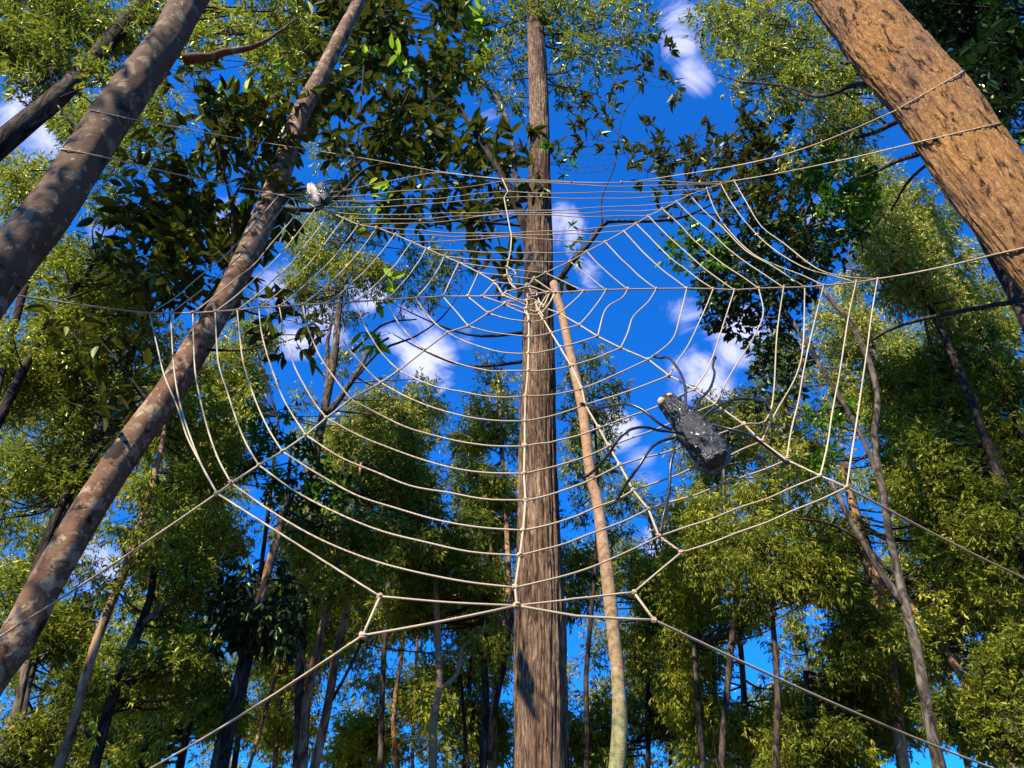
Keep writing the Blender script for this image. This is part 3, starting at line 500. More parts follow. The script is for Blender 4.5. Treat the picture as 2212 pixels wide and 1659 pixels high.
# ------------------------------------------------------------------ more forest round the sides
BG = [
 ('fine-leaved gum behind the thick mottled trunk, topped by cloud', 9, [(-60,1000,22),(60,600,18),(120,440,14),(190,280,8)], 'euc', 'euc', 13, [(200,250,60,55),(50,390,60,70),(150,230,40,40),(250,330,60,50),(330,240,60,60)], 26, 'trunk_dark'),
 ('green gum showing below the thick mottled trunk', 8, [(-200,1500,40),(-90,1100,32),(20,860,26),(110,690,18),(210,560,10)], 'euc', 'fine', 13, [(170,580,110,60),(80,720,90,50),(300,640,60,60),(250,480,50,40)], 26, 'trunk_dark'),
 ('shadowy gum at the left edge below mid height', 9, [(-60,1700,30),(-20,1500,28),(60,1280,24),(130,1100,18),(230,950,11),(300,880,6)], 'euc_dark', 'fine', 13, [(80,1040,110,110),(180,880,90,80),(40,860,70,70)], 34, 'trunk_dark'),
 ('leafy gum at the left edge between the two mottled trunks', 12, [(20,1700,18),(60,1400,16),(110,1150,12),(160,960,7)], 'euc', 'euc', 12, [(120,900,130,130),(60,1200,70,80)], 26, 'trunk_warm'),
 ('young gum in the extreme lower left corner', 9, [(20,1700,16),(40,1600,14),(70,1450,10),(90,1330,6)], 'euc_dark', 'fine', 13, [(70,1590,100,90),(60,1340,60,70),(170,1440,60,90)], 26, 'trunk_dark'),
 ('thin gum with yellowish leaves low at left', 13, [(300,1700,14),(330,1500,12),(370,1300,9),(400,1200,5)], 'euc', 'euc', 12, [(430,1120,80,90),(390,1330,70,110),(300,1560,80,80)], 30, 'trunk_dark'),
 ('dark gum crowding the lower left of the drooping crown', 14, [(380,1700,20),(400,1600,18),(430,1450,12),(470,1250,6)], 'euc_dark', 'euc', 12, [(420,1520,70,110),(200,1600,120,70),(480,1150,60,60)], 30, 'trunk_dark'),
 ('gum between the drooping crown and the red-brown pair', 18, [(590,1700,13),(600,1550,12),(620,1400,9),(640,1250,6)], 'euc', 'euc', 11, [(600,1520,60,120),(640,1420,60,70),(680,1300,70,80)], 26, 'trunk_warm'),
 ('round yellow-green crown at bottom left of centre', 20, [(775,1700,10),(775,1640,10),(778,1580,6)], 'yellow', 'fine', 10, [(775,1600,65,55)], 16, 'trunk_dark'),
 ('airy gum right of the red-brown pair', 19, [(860,1700,12),(850,1550,11),(870,1400,8),(880,1300,5)], 'euc', 'euc', 11, [(800,1330,70,60),(900,1560,50,80),(860,1240,70,50),(820,1450,30,20)], 26, 'trunk_warm'),
 ('darker gum filling the gap left of the central trunk foot', 21, [(1000,1700,11),(1010,1550,10),(1020,1400,7)], 'euc_dark', 'euc', 10, [(1010,1590,50,80),(1060,1560,50,60),(1010,1320,60,60),(970,1480,40,60)], 24, 'trunk_dark'),
 ('gum with leaves lightened as if sunlit behind the left half of the web', 17, [(500,1700,14),(540,1400,12),(580,1100,9),(600,900,5)], 'euc', 'euc', 12, [(480,820,70,80),(540,780,60,60),(470,960,70,80),(880,920,60,50)], 28, 'trunk_dark'),  # leaf colour made lighter in place of sunlight on this shaded crown
 ('mid-green gum, leaves lightened as if sunlit, beneath the web centre left', 18, [(820,1700,14),(830,1400,12),(850,1150,9),(860,950,5)], 'euc_pale', 'euc', 11, [(780,900,70,60),(900,900,50,60),(850,1040,80,70),(740,980,50,60),(690,1180,50,40)], 28, 'trunk_grey'),  # pale leaf material stands in for sun that is blocked here
 ('dense gum right of the central trunk foot', 19, [(1400,1700,12),(1400,1500,11),(1390,1300,8)], 'euc_dark', 'euc', 11, [(1260,1240,40,90),(1300,1580,60,70),(1420,1560,80,80),(1260,1600,40,50)], 26, 'trunk_dark'),
 ('gum in front of the sky right of the slim tree', 17, [(1480,1700,14),(1470,1500,12),(1440,1300,9),(1400,1100,5)], 'euc', 'euc', 11, [(1390,1250,60,90),(1440,1380,70,80),(1460,1240,60,70),(1380,1440,40,70)], 26, 'trunk_grey'),
 ('pale willowy gum behind the spider', 16, [(1620,1700,15),(1600,1400,12),(1570,1150,9),(1560,950,5)], 'euc_pale', 'euc', 12, [(1560,950,90,50),(1620,890,60,50),(1600,1020,90,50),(1480,1110,50,40),(1700,940,50,60),(1520,870,40,30)], 30, 'trunk_grey'),
 ('drooping-leaved gum below the spider', 13, [(1560,1700,16),(1570,1500,15),(1590,1300,12),(1600,1150,7)], 'euc', 'euc', 13, [(1580,1120,110,60),(1700,1080,80,60),(1500,1190,70,60)], 26, 'trunk_dark'),
 ('dark weeping gum under the right-hand lower ropes', 12, [(1680,1700,16),(1680,1500,15),(1670,1350,12),(1660,1200,7)], 'euc_dark', 'euc', 13, [(1640,1210,110,70),(1760,1220,70,60),(1600,1290,60,40)], 26, 'trunk_dark'),
 ('bright yellow-green gum at lower right of centre', 15, [(1520,1700,14),(1510,1550,13),(1500,1400,9)], 'yellow', 'euc', 12, [(1480,1280,60,50),(1560,1330,50,30),(1790,1210,50,50)], 18, 'trunk_grey'),
 ('olive gum along the lower middle right', 16, [(1620,1700,15),(1610,1560,13),(1600,1430,8)], 'euc', 'euc', 12, [(1500,1480,60,80),(1620,1560,70,60),(1540,1600,60,50),(1700,1500,60,40)], 30, 'trunk_warm'),
 ('dark gum low at the right of centre', 13, [(1760,1700,18),(1755,1600,17),(1740,1450,12)], 'euc_dark', 'euc', 13, [(1740,1560,80,70),(1840,1500,70,80),(1850,1620,70,40),(1700,1620,60,40)], 34, 'trunk_dark'),
 ('gum with a reddish leaning stem behind the forked speckled trunk', 14, [(1960,1700,30),(1930,1500,30),(1900,1300,32),(1870,1190,32),(1850,1120,26),(1820,1000,12)], 'euc', 'euc', 12, [(1860,1300,60,90),(1980,1120,60,60),(1830,1180,50,50),(1780,1270,50,50)], 26, 'trunk_warm'),
 ('tall gum with sunlit fine leaves beyond the right side of the web', 13, [(2200,1700,24),(2150,1400,22),(2080,1100,17),(2030,850,11),(1990,650,6)], 'euc', 'euc', 12, [(2040,780,110,90),(1960,860,80,80),(2100,920,90,90)], 46, 'trunk_grey'),
 ('pale-leaved gum between the massive trunk and the web', 11, [(2300,1500,30),(2180,1100,24),(2080,820,18),(1990,620,12),(1930,480,6)], 'euc_pale', 'euc', 13, [(1910,430,50,40),(1950,510,70,60),(2010,580,70,50),(1900,560,50,50),(2090,640,60,50),(1930,620,60,40)], 34, 'trunk_dark'),
 ('blue-green gum behind the branch at the right edge', 12, [(2350,1500,30),(2260,1100,24),(2180,860,16),(2120,720,8)], 'euc_dark', 'euc', 13, [(2160,800,70,90),(2120,650,60,40),(2190,950,50,80),(2000,480,60,50),(1900,470,40,60)], 32, 'trunk_dark'),
 ('thick dark-leaved gum at the middle of the right edge', 11, [(2400,1700,34),(2300,1400,30),(2210,1150,22),(2140,960,11)], 'euc_dark', 'fine', 13, [(2120,1080,100,100),(2010,1010,80,80),(2190,1220,50,90)], 44, 'trunk_dark'),
 ('gum with orange-tinted stem in the lower right, beside the forked trunk', 12, [(2320,1700,26),(2180,1620,24),(2110,1510,22),(2050,1420,18),(1990,1340,13),(1940,1260,8)], 'euc', 'fine', 13, [(2080,1240,90,90),(2040,1390,70,70),(2150,1380,70,80)], 40, 'trunk_warm'),
 ('gum with a long slanting stem reaching the right edge', 13, [(2420,1700,24),(2290,1420,22),(2200,1250,20),(2150,1130,17),(2100,1020,11)], 'euc', 'euc', 12, [(2090,1050,110,60),(2180,1060,50,60),(1960,960,60,60)], 26, 'trunk_warm'),
 ('dark bushy gum filling the lower right corner', 10, [(2300,1760,30),(2230,1640,26),(2160,1540,18),(2120,1440,9)], 'euc_dark', 'fine', 13, [(2150,1540,90,90),(2080,1580,60,60),(2190,1430,50,60)], 38, 'trunk_dark'),
 ('soft dark gum behind the lower part of the forked trunk', 15, [(1900,1700,16),(1890,1560,14),(1880,1430,9)], 'euc_dark', 'euc', 12, [(1930,1480,60,70),(1890,1560,50,60),(1960,1580,50,40),(1830,1400,50,50),(1980,1300,50,60)], 30, 'trunk_dark'),
 ('distant gum top seen through the upper right ropes', 16, [(2100,1700,14),(2000,1200,12),(1900,800,9),(1830,560,5)], 'euc_pale', 'euc', 12, [(1870,430,40,50),(1680,770,40,40),(1840,640,50,50),(1790,760,50,50),(1830,850,60,60),(1760,1000,40,60)], 26, 'trunk_grey'),
]
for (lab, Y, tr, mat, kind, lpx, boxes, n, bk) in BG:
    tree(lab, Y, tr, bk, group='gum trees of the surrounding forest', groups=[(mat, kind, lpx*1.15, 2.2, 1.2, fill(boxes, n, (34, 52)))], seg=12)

# ------------------------------------------------------------------ the wood far off, one mass
mb = MB()
for (x, y, r) in fill([(110,1400,170,300),(330,1480,160,220),(540,1480,140,220),(760,1450,140,240),(990,1400,130,300),(1060,1180,60,250),(1330,1450,150,240),(1300,1100,70,200),(1560,1480,180,200),(1760,1530,150,150),(1850,1230,200,260),(2080,900,160,300),(2120,1400,150,290),(130,900,160,300),(400,950,130,200),(700,1120,120,180),(1520,1080,90,90),(1950,650,130,170),(60,550,80,120),(1950,1560,120,120)], 640, (34, 50)):
    c = at(x, y, rng.uniform(23, 31)); dep = depth_of(c); clump_leaves(mb, None, c, r*dep/FPX, 'euc', 11*dep/FPX, 1.5)
o = mb.build('distant_forest', M['euc'], smooth=False); o['kind'] = 'stuff'; o['label'] = 'far-off gum forest showing as one leafy mass behind all the trees'; o['category'] = 'forest'

THIN = [('thin pale stem left of the crooked-limbed young gum', 19, [(890,1700,7),(895,1500,6),(905,1300,5),(900,1180,3)]), ('thin dark stem just left of the double-stemmed gum', 18, [(1012,1700,8),(1000,1520,7),(990,1360,5),(985,1220,3)]),
 ('thin straight pale stem low between the right-hand guy rope and slim trunk', 19, [(1450,1700,9),(1448,1560,8),(1455,1400,6),(1450,1270,4)]), ('thin leaning stem low at right of centre beneath the guy rope', 17, [(1560,1700,10),(1545,1540,9),(1540,1400,7),(1510,1280,4)]),
 ('pair-like slender whitish stem right of the low sky gap', 18, [(1800,1700,9),(1775,1560,8),(1745,1420,6),(1720,1300,4)]), ('slender dark sapling stem left of the drooping crown', 15, [(330,1720,8),(420,1500,7),(470,1350,6),(500,1200,4)]),
 ('thin reddish stem under the drooping crown', 17, [(520,1720,9),(590,1480,8),(640,1300,6),(660,1180,4)]), ('thin pale stem in the lower left corner', 13, [(30,1720,9),(75,1560,8),(130,1380,7),(175,1250,4)])]
for lab, Y, tr in THIN:
    e = tr[-1]; tree(lab, Y, tr, random.Random(lab).choice(['trunk_warm', 'trunk_grey', 'trunk_dark']), group='slim saplings low in the forest', name='sapling', seg=8,
         groups=[('euc', 'euc', 12.8, 1.8, .8, [(e[0]+rng.uniform(-40, 40), e[1]+rng.uniform(-30, 120), rng.uniform(24, 38)) for _ in range(8)])])
# ------------------------------------------------------------------ rope web (positions in pixels of a 2560 x 1920 picture, put on one leaning plane)
K = 2212/2560.
HUB = at(1300*K, 752*K, 4.65)
VDN = np.array([0, -.277, -.961]); VDN /= np.linalg.norm(VDN); PN = np.cross(VDN, np.array([1., 0, 0])); PN /= np.linalg.norm(PN)
if PN.dot(CAM-HUB) < 0: PN = -PN
def wp(x, y, off=0.):
    d = ray(x*K, y*K); s = (HUB-CAM+PN*off).dot(PN)/d.dot(PN); return CAM+d*s
L_ = [(1205,741),(1169,741),(1107,741),(1040,745),(966,749),(889,754),(816,759),(757,762),(698,766),(647,769),(593,775),(538,779),(482,783),(427,782),(374,783)]
UL = [(1236,705),(1196,681),(1147,656),(1111,641),(1065,621),(1029,605),(987,586),(942,569),(896,562),(860,546),(825,530),(790,519),(761,503),(727,494),(698,487)]
UP = [(1276,709),(1268,689),(1267,671),(1271,651),(1276,631),(1279,591),(1279,587),(1279,583),(1268,536),(1268,532),(1267,527),(1260,494),(1270,478),(1256,453),(1256,447)]
UR = [(1321,713),(1335,697),(1364,682),(1425,654),(1467,629),(1513,605),(1560,578),(1590,559),(1621,540),(1657,523),(1692,504),(1724,487),(1767,472),(1802,460),(1835,452)]
R_ = [(1371,731),(1386,732),(1459,727),(1515,725),(1569,723),(1641,722),(1717,721),(1783,722),(1836,725),(1897,721),(1959,719),(2012,718),(2059,714),(2140,706),(2194,697)]
R2 = [(1352,762),(1367,772),(1398,783),(1448,812),(1494,841),(1552,870),(1621,899),(1673,939),(1736,973),(1788,1010),(1860,1061),(1904,1104),(1967,1150),(2051,1190),(2117,1218)]
LR = [(1345,780),(1350,786),(1359,799),(1378,832),(1400,868),(1428,915),(1455,972),(1463,1012),(1497,1070),(1522,1116),(1550,1163),(1583,1226),(1621,1273),(1648,1341),(1704,1381)]
D_ = [(1316,773),(1318,785),(1322,805),(1322,842),(1321,884),(1320,927),(1314,990),(1312,1053),(1312,1116),(1310,1184),(1314,1251),(1308,1326),(1300,1389),(1288,1469),(1292,1514)]
LL = [(1261,760),(1221,783),(1171,815),(1119,831),(1062,875),(997,926),(952,957),(877,998),(816,1045),(765,1088),(706,1129),(647,1163),(578,1208),(543,1234)]
web = thing('rope_web', 'huge spider web knotted from cream rope, strung between the trees', 'rope web', (0, 0, 0))
RR = .0062
def rope(pts3, name='rope', r=RR, parent=None, n=None, mat='rope', sub=True):
    P = np.asarray(pts3, float); ln = np.linalg.norm(np.diff(P, axis=0), axis=1).sum()
    n = n or max(8, int(ln*14)); Q = catmull(P, n) if len(P) > 2 else catmull(P, n)
    mb = MB(); mb.tube(Q, r, 8, True); return mb.build(name, M[mat], parent or web)
def sagseg(a, b, sag):                                  # px-space segment with a perpendicular bow, dropped on the plane
    a = np.array(a, float); b = np.array(b, float); d = b-a; n_ = np.array([-d[1], d[0]]); ln = np.hypot(*d); k = 1 if ln < 60 else 3 if ln < 160 else 5
    o = []
    for i in range(1, k+1):
        u = i/(k+1); w = 4*u*(1-u); o.append(tuple(a+d*u+n_*sag*w+rng.normal(size=2)*ln*.004))
    return o
# special bends seen in the upper right bays
BEND = {14: [(1865,504),(1903,565),(1959,608),(2044,672),(2120,692)], 13: [(1827,504),(1865,556),(1926,617),(2011,669),(2085,690)], 12: [(1789,528),(1827,582),(1884,636),(1955,669),(2010,690)], 11: [(1761,528),(1803,565),(1865,627),(1931,665)]}
BR = {4: [(1555,745),(1515,772)], 5: [(1620,755),(1583,792),(1570,830)], 6: [(1700,790),(1680,850)], 8: [(1812,800),(1775,910)], 9: [(1908,785),(1880,850),(1830,930)], 10: [(1943,830),(1926,1031)], 11: [(2008,860),(1990,940),(1940,1030)]}
def P3(pts): return [wp(x, y) for x, y in pts]
for k in range(15):
    # one turn of the spiral: left -> upper left -> up -> upper right -> right -> lower right -> down -> lower left (one step in)
    seq = [L_[k]] + sagseg(L_[k], UL[k], .045 if k > 2 else 0) + [UL[k]]
    if k == 14: seq += [(828,481),(960,455),(1090,430)]; seq += [(1180,440)]
    seq += (sagseg(UL[k], UP[k], .015) if k < 14 else []) + [UP[k]] + sagseg(UP[k], UR[k], .01) + [UR[k]]
    seq += (BEND.get(k) or sagseg(UR[k], R_[k], .03 if k > 3 else 0)) + [R_[k]]
    seq += (BR.get(k) or sagseg(R_[k], R2[k], -.03 if k in (2, 3, 7) else .01 if k < 13 else 0.)) + [R2[k]]
    seq += sagseg(R2[k], LR[k], -.012 if k > 3 else 0) + [LR[k]]
    if k == 14: seq += [(1640,1434),(1585,1481)]
    seq += sagseg(LR[k] if k < 14 else (1585,1481), D_[k], (-.035 if k > 4 else -.03) if k < 14 else 0) + [D_[k]]
    if k > 0:
        e = LL[k-1]
        if k == 14: seq += [(1120,1506),(950,1491),(745,1362)]
        else: seq += sagseg(D_[k], e, -.075 if k > 3 else -.03)
        seq += [e]
        seq += sagseg(e, L_[k-1], -.07 if k > 3 else 0) + [L_[k-1]]
    # straight-ish rope between knots: every span is its own curve, all in one mesh per turn
    mb = MB(); pts = P3(seq); keys = set(); allk = [L_[k], UL[k], UP[k], UR[k], R_[k], R2[k], LR[k], D_[k]] + ([LL[k-1], L_[k-1]] if k else []) + ([(1090,430),(1585,1481),(950,1491)] if k == 14 else [])
    cut = [i for i, q in enumerate(seq) if tuple(q) in [tuple(a) for a in allk]]
    for a, b in zip(cut[:-1], cut[1:]):
        seg_ = np.array(pts[a:b+1]); n_ = max(5, int(np.linalg.norm(seg_[-1]-seg_[0])*16)); mb.tube(catmull(seg_, n_), RR*.95, 8)
    mb.build('spiral_rope', M['rope'], web)
mb = MB()
for a, b in ((LL[13], L_[14]), ((543,1234), (427,782))):
    pass
seg_ = np.array(P3([LL[13]]+sagseg(LL[13], L_[14], -.04)+[L_[14]])); mb.tube(catmull(seg_, 40), RR*.95, 8); mb.build('spiral_rope', M['rope'], web)
# anchors in the trees / beyond the frame
LT = lambda x, y, Y: at(x*K, y*K, Y)
TM = [v for k, v in TRUNKS.items() if k.startswith('thick mottled')][0]; TO = [v for k, v in TRUNKS.items() if k.startswith('massive tree')][0]
def onto(a, b, Q, n=14):                                   # rope laid across the bark from pixel a to pixel b
    o = []
    for u in np.linspace(0, 1, n):
        p = surf((a[0]*(1-u)+b[0]*u)*K, (a[1]*(1-u)+b[1]*u)*K, Q)
        if p is not None: o.append(p)
    e = o[-1]-o[-2]; o.append(o[-1]+e*.6+np.array([0, .10, .0])); o.append(o[-1]+e*.2+np.array([0, .16, -.01])); return o
def radial(pts, extra=(), jit=.0, smooth=False):
    P = P3(pts)+[np.array(e) for e in extra]
    mb = MB(); Q = []
    for a, b in zip(P[:-1], P[1:]):
        n_ = max(3, int(np.linalg.norm(b-a)*8)); t_ = np.linspace(0, 1, n_, endpoint=False)[:, None]; s_ = a*(1-t_)+b*t_; s_[:, 2] -= (.010*np.linalg.norm(b-a)*4*t_*(1-t_))[:, 0]*min(1, np.linalg.norm(b-a)); Q.append(s_)
    Q = np.vstack(Q+[P[-1][None]]); mb.tube(Q, RR*1.15, 8); return mb.build('radial_rope', M['rope'], web)
radial([(1259,739)]+L_, [LT(0,732,3.9), LT(-420,640,3.7)])
radial([(1259,739)]+UL, onto((320,404), (140,370), TM))
radial([(1292,722)]+UP[:6]+[UP[8], UP[11], UP[12], UP[14]])
radial([(1330,735),(1321,713)]+UR[1:], onto((2285,358), (2500,308), TO))
radial([(1345,735)]+R_, onto((2470,640), (2660,598), TO))
radial([(1345,745)]+R2, [LT(2560,1446,4.9), LT(3000,1700,5.2)])
radial([(1338,755)]+LR)
radial(D_)
radial([(1300,748)]+LL, [LT(0,1591,5.2), LT(-450,1890,5.6)])
# top rope from the mottled trunk over the web to the orange trunk
top = onto((385,309), (196,270), TM)[::-1]+P3([(620,350),(880,391),(1040,419),(1099,429),(1256,448),(1428,456),(1554,456),(1660,443)])+[LT(1945,391,3.65)]+onto((2205,296), (2410,178), TO)
rope(top, 'top_rope')
# lower guy ropes
GY = [radial([(1292,1514),(907,1589)], [LT(378,1920,5.3), LT(-100,2220,5.8)])]
GY += [radial([(950,1491),(907,1589)])]
GY += [radial([(1292,1514),(1440,1540),(1635,1550)])]
GY += [radial([(1585,1481),(1635,1550)], [LT(2480,1920,5.4), LT(2850,2090,5.8)])]
for g_ in GY: g_.name = 'guy_rope'
# rope wraps round the trunks
def wrap(x, y, Y, R, tilt, name='rope_wrap', a0=0, a1=2*PI):
    c = np.array(at(x, y, Y)); th = np.linspace(a0, a1, 40); P = np.stack([c[0]+R*np.cos(th), c[1]+R*np.sin(th), c[2]+tilt*np.cos(th)+.01*np.sin(3*th)], -1)
    mb = MB(); mb.tube(P, RR, 6); P[:, 2] += .02; mb.tube(P, RR, 6); return mb.build(name, M['rope'], web)
# knots
KN = []
def knot_mesh(c, s, seed):
    g = np.random.default_rng(seed); mb = MB()
    ax = unit(g.normal(size=3)); A = unit(np.cross(ax, [0, 0, 1.])); B = np.cross(ax, A); th = np.linspace(0, 2*PI*1.9, 26)
    P = c+(np.cos(th)[:, None]*A+np.sin(th)[:, None]*B)*s*1.0+ax*((th/th[-1]-.5)*s*1.5)[:, None]; mb.tube(P, s*.62, 6)
    A2 = unit(ax+A*.6); B2 = np.cross(A2, B); th = np.linspace(0, 2*PI, 16); P = c+(np.cos(th)[:, None]*A2+np.sin(th)[:, None]*unit(B2))*s*.9; mb.tube(P, s*.6, 6)
    return mb
cnt = 0; rest = MB()
order = []
for lst in (D_[2:], LL[1:], LR[2:], R2[2:], R_[1:], L_[0:14], UL[0:13], UR[1:], UP[:6], [(950,1491),(1585,1481),(1635,1550),(907,1589),(1040,419),(1099,429),(1428,456),(1554,456),(1256,447),(1268,532)]):
    order += [tuple(q) for q in lst]
order.sort(key=lambda q: depth_of(wp(*q)))
for i, q in enumerate(order):
    s = .0122*random.Random(i).uniform(.8, 1.15); kb = knot_mesh(wp(*q), s, i)
    if i < 100: kb.build('knot', M['knot'], web)
    else:
        for v, p in zip([np.vstack(kb.V)], [kb.P]): rest.add(v, p)
ro = rest.build('knot', M['knot'], web); ro['kind'] = 'stuff'
# tangled hub
C = lambda x, y: wp(1180+x*.13562, 620+y*.13562)
def zz(pts, o=.0): return [C(x, y)+PN*(o+.015*math.sin(i*1.7)) for i, (x, y) in enumerate(pts)]
mb = MB()
for pts, o in (([(1090,770),(1000,780),(840,785),(680,800),(600,870),(640,900),(820,955),(1000,990),(1060,960),(1180,930),(1195,870),(1190,830),(1130,840),(1090,822)], .02),
               ([(570,880),(640,810),(760,815),(850,790),(960,800)], .0), ([(580,890),(750,985),(900,1020),(1020,1050),(1140,1065)], .01), ([(1010,1000),(1100,1000),(1190,1005),(1180,1050),(1215,1160),(1320,1330)], .02),
               ([(1215,985),(1320,1080),(1385,1120)], .0), ([(1220,855),(1390,855),(1500,835)], .01), ([(1130,560),(1070,680)], 0), ([(1430,840),(1325,1110)], .01), ([(1520,860),(1380,1110),(1280,1175)], 0), ([(1230,1060),(1330,1070),(1380,1110)], 0),
               ([(1000,1000),(1020,1050),(1000,1130),(970,1165),(1045,1290),(1045,1380)], .01), ([(600,1025),(700,1015),(760,1020),(765,985)], .01), ([(400,640),(470,720),(530,780),(580,870)], 0), ([(715,660),(740,740),(830,780),(980,790)], .01),
               ([(620,370),(690,420),(800,480),(790,510),(680,525),(640,540),(710,575),(740,640)], .02), ([(1040,990),(1020,930),(1090,900),(1150,870)], .03), ([(600,1030),(780,1080),(1000,1130),(1220,1190),(1310,1330)], 0)):
    P = np.array(zz(pts, o)); mb.tube(catmull(P, max(8, int(np.linalg.norm(np.diff(P, axis=0), axis=1).sum()*40))), RR*1.05, 8)
for i, (x, y) in enumerate([(590,880),(1020,985),(1190,1040),(1150,840),(1000,1130),(620,525),(600,1030),(1400,840),(1220,1165),(1340,1090),(1020,690)]):
    kb = knot_mesh(C(x, y), .016, 900+i); mb.add(np.vstack(kb.V), kb.P)
mb.build('hub', M['rope'], web)
# ------------------------------------------------------------------ spiders
def ico_body(prof, axis0, axis1, up, seg=72, rings=110, lump=.12, seed=1, flat=.92):
    """lathe along axis0->axis1 with a radius profile [(t, r)], roughened"""
    a = np.array(axis0); b = np.array(axis1); ax = b-a; Ln = np.linalg.norm(ax); ax /= Ln
    u = unit(np.cross(ax, up)); w = np.cross(ax, u); ts = np.linspace(0, 1, rings)
    T, Rr = zip(*prof); r = np.interp(ts, T, Rr); k = np.ones(5)/5; r = np.convolve(np.pad(r, 2, mode='edge'), k, 'valid'); r[0] = r[-1] = .001
    th = np.arange(seg)/seg*2*PI; t2, th2 = np.meshgrid(ts, th, indexing='ij')
    q = np.stack([np.cos(th2)*2.0, np.sin(th2)*2.0, t2*6+seed*9], -1)
    rr = r[:, None]*(1+lump*2.0*vnoise(q)+lump*1.5*vnoise(q*2.7)+lump*.9*vnoise(q*6)+lump*.45*vnoise(q*13))
    V = a+ax*(t2*Ln)[..., None]+(u*np.cos(th2)[..., None]*flat+w*np.sin(th2)[..., None])*rr[..., None]
    mb = MB(); i = np.arange(rings-1)[:, None]*seg; j = np.arange(seg)[None]; j2 = (j+1) % seg
    mb.add(V.reshape(-1, 3), [np.stack([i+j, i+j2, i+seg+j2, i+seg+j], -1).reshape(-1, 4), np.arange(seg)[::-1][None], (np.arange(seg)+(rings-1)*seg)[None]]); return mb
SC = lambda x, y, off=.0: wp(1420+x*.27125, 840+y*.27125, off)
base = SC(1180, 880, .2)
sp = thing('spider_sculpture', 'big black lumpy spider sculpture with long bent legs, clinging to right side of the web', 'sculpture', base)
a = SC(890, 575, .24); b = SC(1425, 1200, .16); mid = SC(1150, 860, .2)
sc = depth_of(mid)/1886*.27125
def rad(px): return px*sc
body = ico_body([(0, rad(50)), (.015, rad(92)), (.10, rad(108)), (.22, rad(116)), (.33, rad(122)), (.42, rad(135)), (.60, rad(156)), (.75, rad(160)), (.88, rad(152)), (.965, rad(130)), (.985, rad(80)), (1, rad(3))], a, b, PN, seed=3, lump=.16)
bo = body.build('body', M['tar'], sp, base)
def disc(c, n_, r, th, mat, nm, par, bs):
    n_ = unit(np.array(n_)); P = np.array([c-n_*th, c-n_*th*.2, c+n_*th*.5, c+n_*th*.8]); mb = MB(); mb.tube(P, np.array([r*.8, r, r, r*.55]), 24, True); return mb.build(nm, mat, par, bs)
tocam = unit(CAM-a)
disc(SC(862, 600, .33), unit(tocam*.75+np.array([-.55, 0, .2])), rad(36), .018, M['wood'], 'eye', sp, base)
disc(SC(935, 548, .30), unit(np.array([0, .1, 1.])+tocam*.35), rad(30), .016, M['wood'], 'eye', sp, base)
LEGS = [[(1110,700,.22),(1085,620,.24),(1080,480,.24),(1040,350,.2),(960,230,.14),(900,190,.08),(860,205,.03),(800,185,.0)],
 [(1150,740,.2),(1165,680,.2),(1210,600,.2),(1310,480,.18),(1350,350,.12),(1335,280,.06),(1352,200,.0)],
 [(1210,790,.2),(1240,755,.2),(1330,680,.22),(1520,590,.22),(1700,582,.2),(1800,590,.12),(1830,630,.05),(1840,680,.0),(1862,685,0)],
 [(1250,830,.18),(1320,820,.2),(1500,860,.26),(1680,920,.24),(1850,1040,.16),(1990,1150,.03),(2020,1165,.0)],
 [(960,860,.2),(900,840,.21),(820,790,.24),(700,690,.26),(560,630,.24),(430,640,.16),(300,660,.08),(200,645,.02),(150,632,.0),(125,628,.02)],
 [(1000,890,.2),(930,880,.2),(850,872,.22),(700,840,.28),(560,870,.3),(450,970,.25),(380,1080,.18),(270,1210,.08),(190,1280,.01),(150,1295,.0)],
 [(1010,930,.2),(950,945,.2),(860,970,.24),(760,1040,.26),(660,1190,.22),(560,1330,.14),(480,1460,.03),(448,1512,.0)],
 [(1000,950,.2),(972,975,.2),(975,1060,.22),(945,1200,.2),(935,1400,.14),(905,1560,.08),(880,1660,.05),(850,1830,.0)]]
for lg in LEGS:
    P = np.array([SC(*q) for q in lg]); Q = catmull(P, 60); mb = MB(); r = np.full(60, rad(13.5)); mb.tube(Q, r*(1+.12*vnoise(np.stack([np.arange(60)*.6, np.zeros(60), np.zeros(60)+lg[0][0]], -1))), 10)
    th = np.linspace(0, 2*PI*2.2, 30); c = Q[-1]; ax = unit(Q[-1]-Q[-4]); A = unit(np.cross(ax, PN)); 
    coil = c-ax*.03+(np.cos(th)[:, None]*A+np.sin(th)[:, None]*np.cross(ax, A))*rad(17)+ax*(th/th[-1]*.04)[:, None]; mb.tube(coil, rad(5), 6)
    lo = mb.build('leg', M['hose'], sp, base)
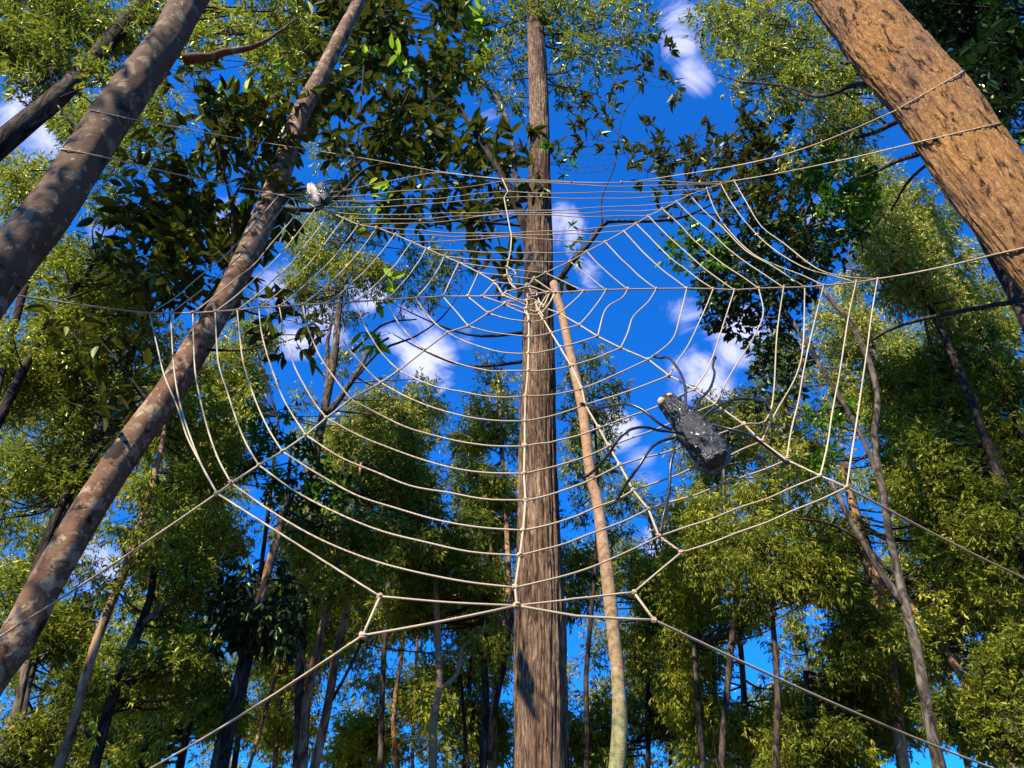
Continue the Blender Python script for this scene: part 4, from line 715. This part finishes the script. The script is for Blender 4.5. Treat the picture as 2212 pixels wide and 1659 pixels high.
# small spider on the upper left ropes
SB = lambda x, y, off=.0: wp(740+x*.06329, 430+y*.06329, off)
b2 = SB(800, 900, .1); s2 = depth_of(b2)/1886*.06329
sm = thing('spider_sculpture', 'small pale-headed spider sculpture with black back perched on the upper left ropes', 'sculpture', b2)
bd = ico_body([(0, 8*s2), (.03, 190*s2), (.2, 255*s2), (.5, 285*s2), (.85, 255*s2), (.97, 180*s2), (1, 5*s2)], SB(960, 520, .16), SB(1170, 1230, .12), PN, seg=40, rings=50, lump=.06, seed=5, flat=.9)
bd.build('abdomen', M['tar'], sm, b2)
hd = ico_body([(0, 6*s2), (.04, 90*s2), (.2, 165*s2), (.5, 215*s2), (.8, 190*s2), (.96, 100*s2), (1, 5*s2)], SB(600, 470, .24), SB(900, 1220, .2), PN, seg=40, rings=50, lump=.07, seed=8, flat=.7)
hd.build('head', M['greywood'], sm, b2)
fc = ico_body([(0, 5*s2), (.05, 70*s2), (.3, 110*s2), (.7, 95*s2), (.95, 40*s2), (1, 3*s2)], SB(520, 470, .22), SB(560, 900, .2), PN, seg=24, rings=30, lump=.1, seed=11)
fc.build('jaw', M['greywood'], sm, b2)
for pts, r, mt in (([(930,620,.14),(1000,490,.16),(1200,360,.16),(1500,320,.14),(1760,330,.1)], 38, 'hose'), ([(960,680,.14),(1000,530,.18),(1200,470,.2),(1420,410,.18),(1620,400,.1),(1760,470,.05)], 34, 'hose'), ([(1180,720,.1),(1300,740,.12),(1500,640,.1),(1650,560,.04)], 28, 'hose'),
    ([(1100,1200,.1),(1370,1190,.08),(1150,1280,.05),(950,1370,.0)], 26, 'hose'), ([(800,1000,.22),(740,1040,.22),(700,1110,.2),(725,1260,.1),(740,1390,.0)], 17, 'greywood'), ([(500,700,.2),(420,740,.14),(310,755,.08),(180,850,.0)], 15, 'greywood'), ([(560,900,.2),(470,1060,.14),(300,1140,.04),(260,1200,0)], 18, 'hose'), ([(1080,1200,.1),(1180,1400,.1),(1500,1420,.06),(1700,1430,.0)], 32, 'hose')):
    P = np.array([SB(*q) for q in pts]); Q = catmull(P, 24); mb = MB(); mb.tube(Q, r*s2*.8, 8); mb.build('leg', M[mt], sm, b2)
# ------------------------------------------------------------------ ground
gx = np.linspace(-400, 400, 81); gy = np.linspace(-400, 400, 81); X, Y_ = np.meshgrid(gx, gy)
rr_ = np.hypot(X, Y_); Z = .25*np.sin(X*.05)*np.cos(Y_*.043)*np.clip((rr_-15)/40, 0, 1)
V = np.stack([X, Y_, Z], -1).reshape(-1, 3); i = np.arange(80)[:, None]*81+np.arange(80)[None]; q = np.stack([i, i+1, i+82, i+81], -1).reshape(-1, 4)
g = meshobj('ground', V, [q], M['ground']); g['kind'] = 'structure'
